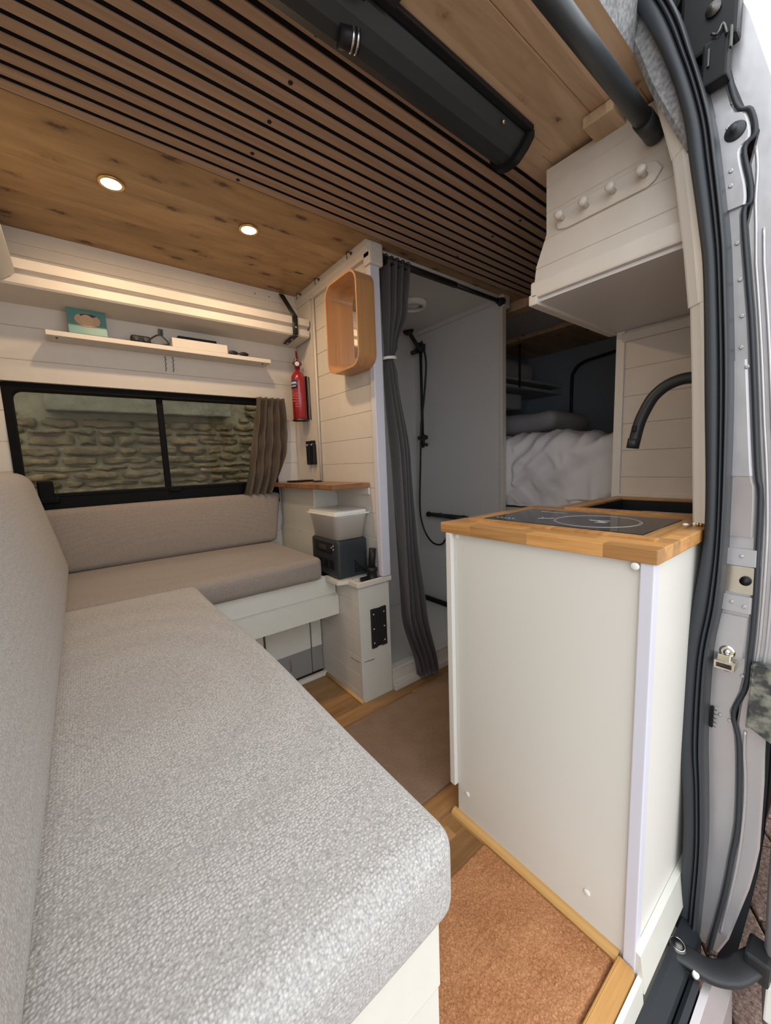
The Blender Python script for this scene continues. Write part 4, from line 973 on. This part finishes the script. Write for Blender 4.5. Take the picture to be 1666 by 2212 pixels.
def arcp(f0, f1, h, n=9, base=-.012): return [(f0+(f1-f0)*i/(n-1), h*math.sin(math.pi*i/(n-1))**.6) for i in range(n)]+[(f1, base), (f0, base)]
seal_part(arcp(0, .60, .007, 13), 'rubber', 'outer_bulb', se)
seal_part(arcp(.62, .80, .007), 'rubber', 'middle_lip', se)
seal_part(arcp(.82, 1.0, .009), 'rubber', 'inner_lip', se)
# pillar of the body behind the seal
bp2 = nb(); t = bmesh.new(); rings = []
for a, b_ in zip(LP, RP):
    rings.append([t.verts.new(c_) for c_ in ((1.032, a.y-.006, a.z), (1.032, b_.y+.004, b_.z), (1.062, b_.y-.002, b_.z), (1.075, b_.y+.0, b_.z), (1.16, a.y-.02, a.z), (1.06, a.y-.006, a.z))])
for a, b_ in zip(rings, rings[1:]):
    for i in range(6): t.faces.new((a[i], a[(i+1) % 6], b_[(i+1) % 6], b_[i]))
t.faces.new(rings[0]); t.faces.new(rings[-1][::-1])
bmesh.ops.recalc_face_normals(t, faces=t.faces); struct('trim_13', merge(bp2, t), 'dark_body')

# silver door jamb panel
jb = thing('door_jamb', 'silver painted metal door jamb with spot welds and pressed ribs', 'door jamb', (1.07, .17, -.15))
GR = [(.275, 1.90), (.252, 1.802), (.224, 1.690), (.203, 1.668), (.194, 1.624), (.208, 1.604), (.196, 1.540), (.194, 1.506), (.202, 1.487), (.189, 1.368), (.177, 1.262), (.154, 1.001), (.146, .943), (.141, .728), (.142, .603), (.144, .538), (.160, .471), (.147, .403), (.139, .227), (.144, .132), (.152, .019), (.171, -.15)]
GP = smoothline([(1.058, y, z) for y, z in GR], 5)
def gy(z):
    for a, b_ in zip(GP, GP[1:]):
        if (a.z-z)*(b_.z-z) <= 0 and a.z != b_.z: return a.y+(b_.y-a.y)*(z-a.z)/(b_.z-a.z)
    return GP[-1].y if z < 0 else GP[0].y
def ry(z):
    for a, b_ in zip(RP, RP[1:]):
        if (a.z-z)*(b_.z-z) <= 0 and a.z != b_.z: return a.y+(b_.y-a.y)*(z-a.z)/(b_.z-a.z)
    return RP[0].y
def oy(z):      # outer edge of the pressed flange
    K = [(-.16, .168), (-.127, .145), (.08, .111), (.169, .102), (.334, .104), (.436, .109), (.60, .105), (.95, .108), (1.4, .128), (1.65, .158), (1.85, .215), (2.05, .30)]
    for a, b_ in zip(K, K[1:]):
        if a[0] <= z <= b_[0]: return a[1]+(b_[1]-a[1])*(z-a[0])/(b_[0]-a[0])
    return K[-1][1] if z > 1 else K[0][1]
def jamb(z0, z1, m, nm, relief=0., off=(0, 0), fl=False, steps=40):
    t = bmesh.new(); rings = []
    for i in range(steps+1):
        z = z0+(z1-z0)*i/steps
        a = (ry(z)+.006, gy(z)+.004) if not fl else (gy(z)-.002, oy(z))
        a = (a[0]-off[0], a[1]+off[1]); x = 1.064-relief
        bev = .004
        rings.append([t.verts.new(c_) for c_ in ((1.075, a[0], z), (x+bev*.6, a[0], z), (x, a[0]-bev, z), (x, a[1]+bev, z), (x+bev*.6, a[1], z), (1.075, a[1], z))])
    for a, b_ in zip(rings, rings[1:]):
        for i in range(6): t.faces.new((a[i], a[(i+1) % 6], b_[(i+1) % 6], b_[i]))
    t.faces.new(rings[0]); t.faces.new(rings[-1][::-1]); bmesh.ops.recalc_face_normals(t, faces=t.faces)
    return obj(nm, merge(nb(), t), m, jb)
jamb(-.14, 1.90, 'silver', 'inner_sheet')
jamb(-.14, 2.0, 'silver', 'outer_flange', fl=True)
jamb(1.505, 1.685, 'silver', 'embossed_plate', .006, (.001, .002)); jamb(.985, 1.215, 'silver', 'embossed_plate', .005, (.002, .004))
jamb(.86, .985, 'silver_dull', 'lower_plate', .003, (.0, .004)); jamb(.80, .835, 'silver', 'bridge_plate', .008, (.0, -.006)); jamb(.70, .735, 'silver', 'bridge_plate', .007, (.0, .0))
jamb(.60, .69, 'silver', 'embossed_plate', .004, (.004, .004))
jamb(.74, .797, 'zinc', 'latch_recess', .002, (.001, -.004))
bm = nb(); tube(bm, [(1.060, p.y, p.z) for p in GP], .0042, 8); obj('gutter_seal', bm, 'rubber', jb)
bm = nb(); 
def gs(z): return sum(gy(min(1.85, max(-.14, z+d*.02))) for d in range(-5, 6))/11
for o_, z0, z1 in ((.012, .45, 1.60), (.023, .55, 1.45), (.010, -.08, .44)):
    zz = [z0+(z1-z0)*i/60 for i in range(61)]
    sweep(bm, [(1.062, gs(z)-o_, z) for z in zz], [(-.003, -.002), (.003, -.002), (.002, .002), (-.002, .002)], up=(-1, 0, 0))
obj('pressed_rib', bm, 'silver', jb)
for z, f in ((1.655, .3), (1.64, .55), (1.575, .35), (1.548, .25), (1.44, .45), (1.37, .5), (1.30, .5), (1.24, .4), (1.20, .7), (.955, .5), (.895, .5), (.885, .25), (.82, .5), (.72, .3), (.714, .7), (.672, .3), (.655, .35), (.64, .2), (.565, .5), (.56, .85), (.455, .45), (.45, .8), (1.80, .9), (1.70, .9)):
    a, b_ = ry(z), gy(z); rl_ = .0065 if 1.505 < z < 1.685 else (.0055 if .985 < z < 1.215 else .001)
    if .80 < z < .835: rl_ = .0085
    if .70 < z < .735: rl_ = .0075
    bm = nb(); lathe(bm, [(.0038, 0), (.0036, .0008), (.0022, .0012), (0, .0004)], (1.0635-rl_, a+(b_-a)*f, z), (-1, 0, 0), 12); obj('spot_weld', bm, 'silver', jb)
bm = nb(); lathe(bm, [(.0165, 0), (.015, .003), (.006, .004), (.006, .014), (.004, .016), (0, .016)], (1.057, .223, 1.643), (-1, 0, 0), 20); obj('rubber_plug', bm, 'rubber', jb)
bm = nb(); lathe(bm, [(.0095, 0), (.0095, .004), (.0045, .005), (.004, .009), (0, .009)], (1.061, .158, .768), (-1, 0, 0), 16); obj('bolt', bm, 'black_plastic', jb)
bm = nb(); t = bmesh.new(); rings = []
for z in [-.14, 0, .2, .4, .6, .8, 1.0, 1.2, 1.4, 1.55, 1.7, 1.8, 1.9, 1.98, 2.06, 2.1]:
    y = oy(z)+.006
    rings.append([t.verts.new(c_) for c_ in ((1.075, y, z), (1.11, y-.004, z), (3.4, y-.004, z), (3.4, y+.02, z), (1.075, y+.02, z))])
for a, b_ in zip(rings, rings[1:]):
    for i in range(5): t.faces.new((a[i], a[(i+1) % 5], b_[(i+1) % 5], b_[i]))
t.faces.new(rings[0]); t.faces.new(rings[-1][::-1]); bmesh.ops.recalc_face_normals(t, faces=t.faces); merge(bm, t)
box(bm, -.4, 3.4, .33, 2.16, 2.06, 2.10); struct('wall_body_skin', bm, 'silver')
bm = nb(); sweep(bm, [(1.082, oy(z)+.004, z) for z in [1.45+i*.03 for i in range(21)]], circ(.0022, 8), up=(-1, 0, 0)); obj('gutter_line', bm, 'dark_body', jb)
st = thing('door_striker', 'shiny zinc door striker plate bolted to the silver jamb', 'striker', (1.05, .175, .58))
bm = nb(); box(bm, 1.052, 1.060, .170, .194, .588, .600, .002); lathe(bm, [(.014, 0), (.014, .004), (.010, .006)], (1.064, .178, .606), (-1, 0, 0), 18); lathe(bm, [(.011, 0), (.011, .004), (.008, .006)], (1.064, .177, .572), (-1, 0, 0), 18); obj('plate', bm, 'zinc', st)
bm = nb(); box(bm, 1.034, 1.062, .160, .195, .5745, .5785, .001); box(bm, 1.034, 1.062, .160, .195, .588, .592, .001); box(bm, 1.034, 1.062, .160, .165, .576, .590, .001); box(bm, 1.034, 1.062, .190, .195, .576, .590, .001); obj('striker_loop', bm, 'zinc', st)
for zz in (.606, .572):
    bm = nb(); lathe(bm, [(.006, 0), (.006, .004), (.002, .005)], (1.058, .178, zz), (-1, 0, 0), 12); obj('bolt', bm, 'steel', st)
bm = nb(); box(bm, 1.058, 1.066, .193, .199, .42, .47, .001)
for k in range(5): tube(bm, [(1.06, .194, .425+k*.01), (1.052, .187, .428+k*.01)], .0008, 5)
tag(obj('cable_brush', bm, 'black_plastic'), 'tiny black bristle clip at the edge of the jamb below the striker', 'clip')
# top roller mechanism
tm = thing('door_roller_carriage', 'black door roller carriage with round washer at the top of the jamb', 'roller', (1.05, .27, 1.85))
bm = nb(); box(bm, 1.035, 1.07, .225, .315, 1.800, 1.93, .006); box(bm, 1.03, 1.06, .235, .275, 1.735, 1.81, .004); obj('bracket', bm, 'black_plastic', tm)
bm = nb(); lathe(bm, [(.012, 0), (.012, .004), (.005, .005), (.004, .008), (0, .008)], (1.034, .262, 1.862), (-1, 0, 0), 20); obj('washer', bm, 'dark_steel', tm)
bm = nb(); box(bm, 1.026, 1.030, .262, .266, 1.765, 1.795, .001); obj('clip', bm, 'dark_steel', tm)
bm = nb(); box(bm, 1.026, 1.034, .230, .234, 1.775, 1.81, .001); obj('clip', bm, 'dark_steel', tm)
bm = nb(); tube(bm, [(1.03, .262, 1.82), (1.026, .252, 1.81), (1.03, .245, 1.825), (1.026, .238, 1.80)], .0025, 6, 3); obj('spring', bm, 'dark_steel', tm)

# sill
sy = thing('door_sill', 'black plastic step sill of the sliding door with a silver edge', 'sill', (.6, .18, -.1))
bm = nb(); poly_prism(bm, [(.214, -.14), (.214, -.055), (.205, -.060), (.182, -.082), (.178, -.090), (.176, -.14)], 'x', -.4, 1.02); obj('tread', bm, 'rubber_dark', sy)
bm = nb(); poly_prism(bm, [(.175, -.15), (.175, -.092), (.168, -.090), (.160, -.096), (.158, -.15)], 'x', -.4, .93); obj('lip', bm, 'rubber_dark', sy)
bm = nb(); poly_prism(bm, [(.157, -.30), (.157, -.108), (.145, -.115), (.120, -.160), (.112, -.30)], 'x', -.4, 1.02); obj('metal_edge', bm, 'silver_dull', sy)
bm = nb(); box(bm, -.26, 1.15, .236, .256, -.2, -.052); box(bm, -.26, 1.1, .213, .238, -.2, -.10); struct('trim_14', bm, 'white_gloss')
bm = nb(); poly_prism(bm, [(.262, -.004), (.262, .016), (.258, .018), (.232, .014), (.228, -.004)], 'x', -.26, .766, .0015); o = tag(obj('threshold_strip', bm, 'sill_wood'), 'golden oak threshold strip at the edge of the coir mat', 'threshold')
bm = nb(); poly_prism(bm, [(.227, -.052), (.227, .004), (.219, .0), (.215, -.052)], 'x', -.26, .772); struct('trim_15', bm, 'white_gloss')
# hinge arm and roller
ha = thing('roller_arm', 'curved black roller arm of the sliding door above the sill', 'door arm', (1.0, .16, -.1))
bm = nb(); sweep(bm, smoothline([(.935, .214, -.073), (.946, .188, -.078), (.962, .150, -.086), (.996, .118, -.088), (1.040, .098, -.084), (1.10, .07, -.08)], 5), [(-.021, -.006), (.021, -.006), (.024, .006), (.018, .010), (-.018, .010), (-.024, .006)]); obj('arm', bm, 'black_matte', ha)
bm = nb(); box(bm, 1.03, 1.09, .066, .108, -.105, -.05, .006); obj('mount', bm, 'black_matte', ha)
bm = nb(); lathe(bm, [(.017, 0), (.017, .010), (.009, .012), (.008, .016), (0, .016)], (.944, .206, -.070), (0, -.1, 1), 24); rr_ = obj('roller', bm, 'dark_steel', ha)
bm = nb(); lathe(bm, [(.0125, .010), (.0145, .010), (.0145, .0125), (.0125, .0125), (.0125, .010)], (.944, .206, -.070), (0, -.1, 1), 24); obj('washer', bm, 'steel', rr_)
bm = nb(); lathe(bm, [(.006, 0), (.006, .008)], (.925, .168, -.082), (0, -.3, 1), 12); obj('guide_wheel', bm, 'white_plastic', ha)
# sliding door edge standing outside
sd = thing('sliding_door', 'edge of the open silver sliding door outside at the lower right', 'door', (1.1, .08, -.3))
bm = nb(); t = bmesh.new(); rings = []
for z, y in [(-.36, .040), (-.30, .060), (-.24, .074), (-.16, .080), (-.02, .083), (.10, .086), (.25, .088), (.9, .088)]:
    rings.append([t.verts.new(c_) for c_ in ((1.055, y-.03, z), (1.06, y-.008, z), (1.075, y, z), (2.2, y, z), (2.2, y-.05, z), (1.06, y-.05, z))])
for a, b_ in zip(rings, rings[1:]):
    for i in range(6): t.faces.new((a[i], a[(i+1) % 6], b_[(i+1) % 6], b_[i]))
t.faces.new(rings[0]); t.faces.new(rings[-1][::-1]); bmesh.ops.recalc_face_normals(t, faces=t.faces); obj('door_shell', merge(bm, t, True), 'silver_dull', sd)
bm = nb(); box(bm, 1.045, 1.062, .045, .072, -.20, -.11, .004); obj('latch_plate', bm, 'white_plastic', sd)
bm = nb(); t = bmesh.new(); rings = []
for z, y0, y1 in [(-.17, .140, .158), (-.10, .122, .150), (0, .112, .134), (.10, .104, .120), (.20, .100, .118), (.32, .100, .120), (.45, .102, .134)]:
    rings.append([t.verts.new(c_) for c_ in ((1.072, y1, z), (1.072, y0, z), (1.10, y0, z), (1.10, y1, z))])
for a, b_ in zip(rings, rings[1:]):
    for i in range(4): t.faces.new((a[i], a[(i+1) % 4], b_[(i+1) % 4], b_[i]))
t.faces.new(rings[0]); t.faces.new(rings[-1][::-1]); bmesh.ops.recalc_face_normals(t, faces=t.faces); tag(obj('mud_flap', merge(bm, t), 'rubber_dark'), 'black rubber flap hanging behind the lower end of the jamb', 'rubber flap')
bm = nb(); poly_prism(bm, [(.136, .602), (.09, .606), (.085, .440), (.108, .452), (.136, .468)], 'x', 1.035, 1.066, .003); tag(obj('door_guide_block', bm, 'weathered'), 'weathered grey black rubber block at the edge of the jamb', 'rubber block')
# mats
bm = nb(); t = bmesh.new(); nx_, ny_ = 150, 110; g = []
for i in range(nx_):
    row = []
    for j in range(ny_):
        x = .268+(.757-.268)*i/(nx_-1); y = .266+(.592-.266)*j/(ny_-1); e = min(i, nx_-1-i, j, ny_-1-j)
        row.append(t.verts.new((x, y, .012*min(1, e/2)+.0015*noise.noise(Vector((x*90, y*90, 0)))+(.003*noise.noise(Vector((x*8, y*8, 3)))))))
    g.append(row)
for i in range(nx_-1):
    for j in range(ny_-1): t.faces.new((g[i][j], g[i+1][j], g[i+1][j+1], g[i][j+1]))
tag(obj('coir_door_mat', merge(bm, t, True), 'coir'), 'orange brown coir door mat inside the sliding door', 'door mat')
bm = nb(); box(bm, .27, 1.62, .790, 1.235, .001, .009, .002); tag(obj('aisle_carpet', bm, 'carpet'), 'brown carpet runner in the aisle before the shower', 'carpet')
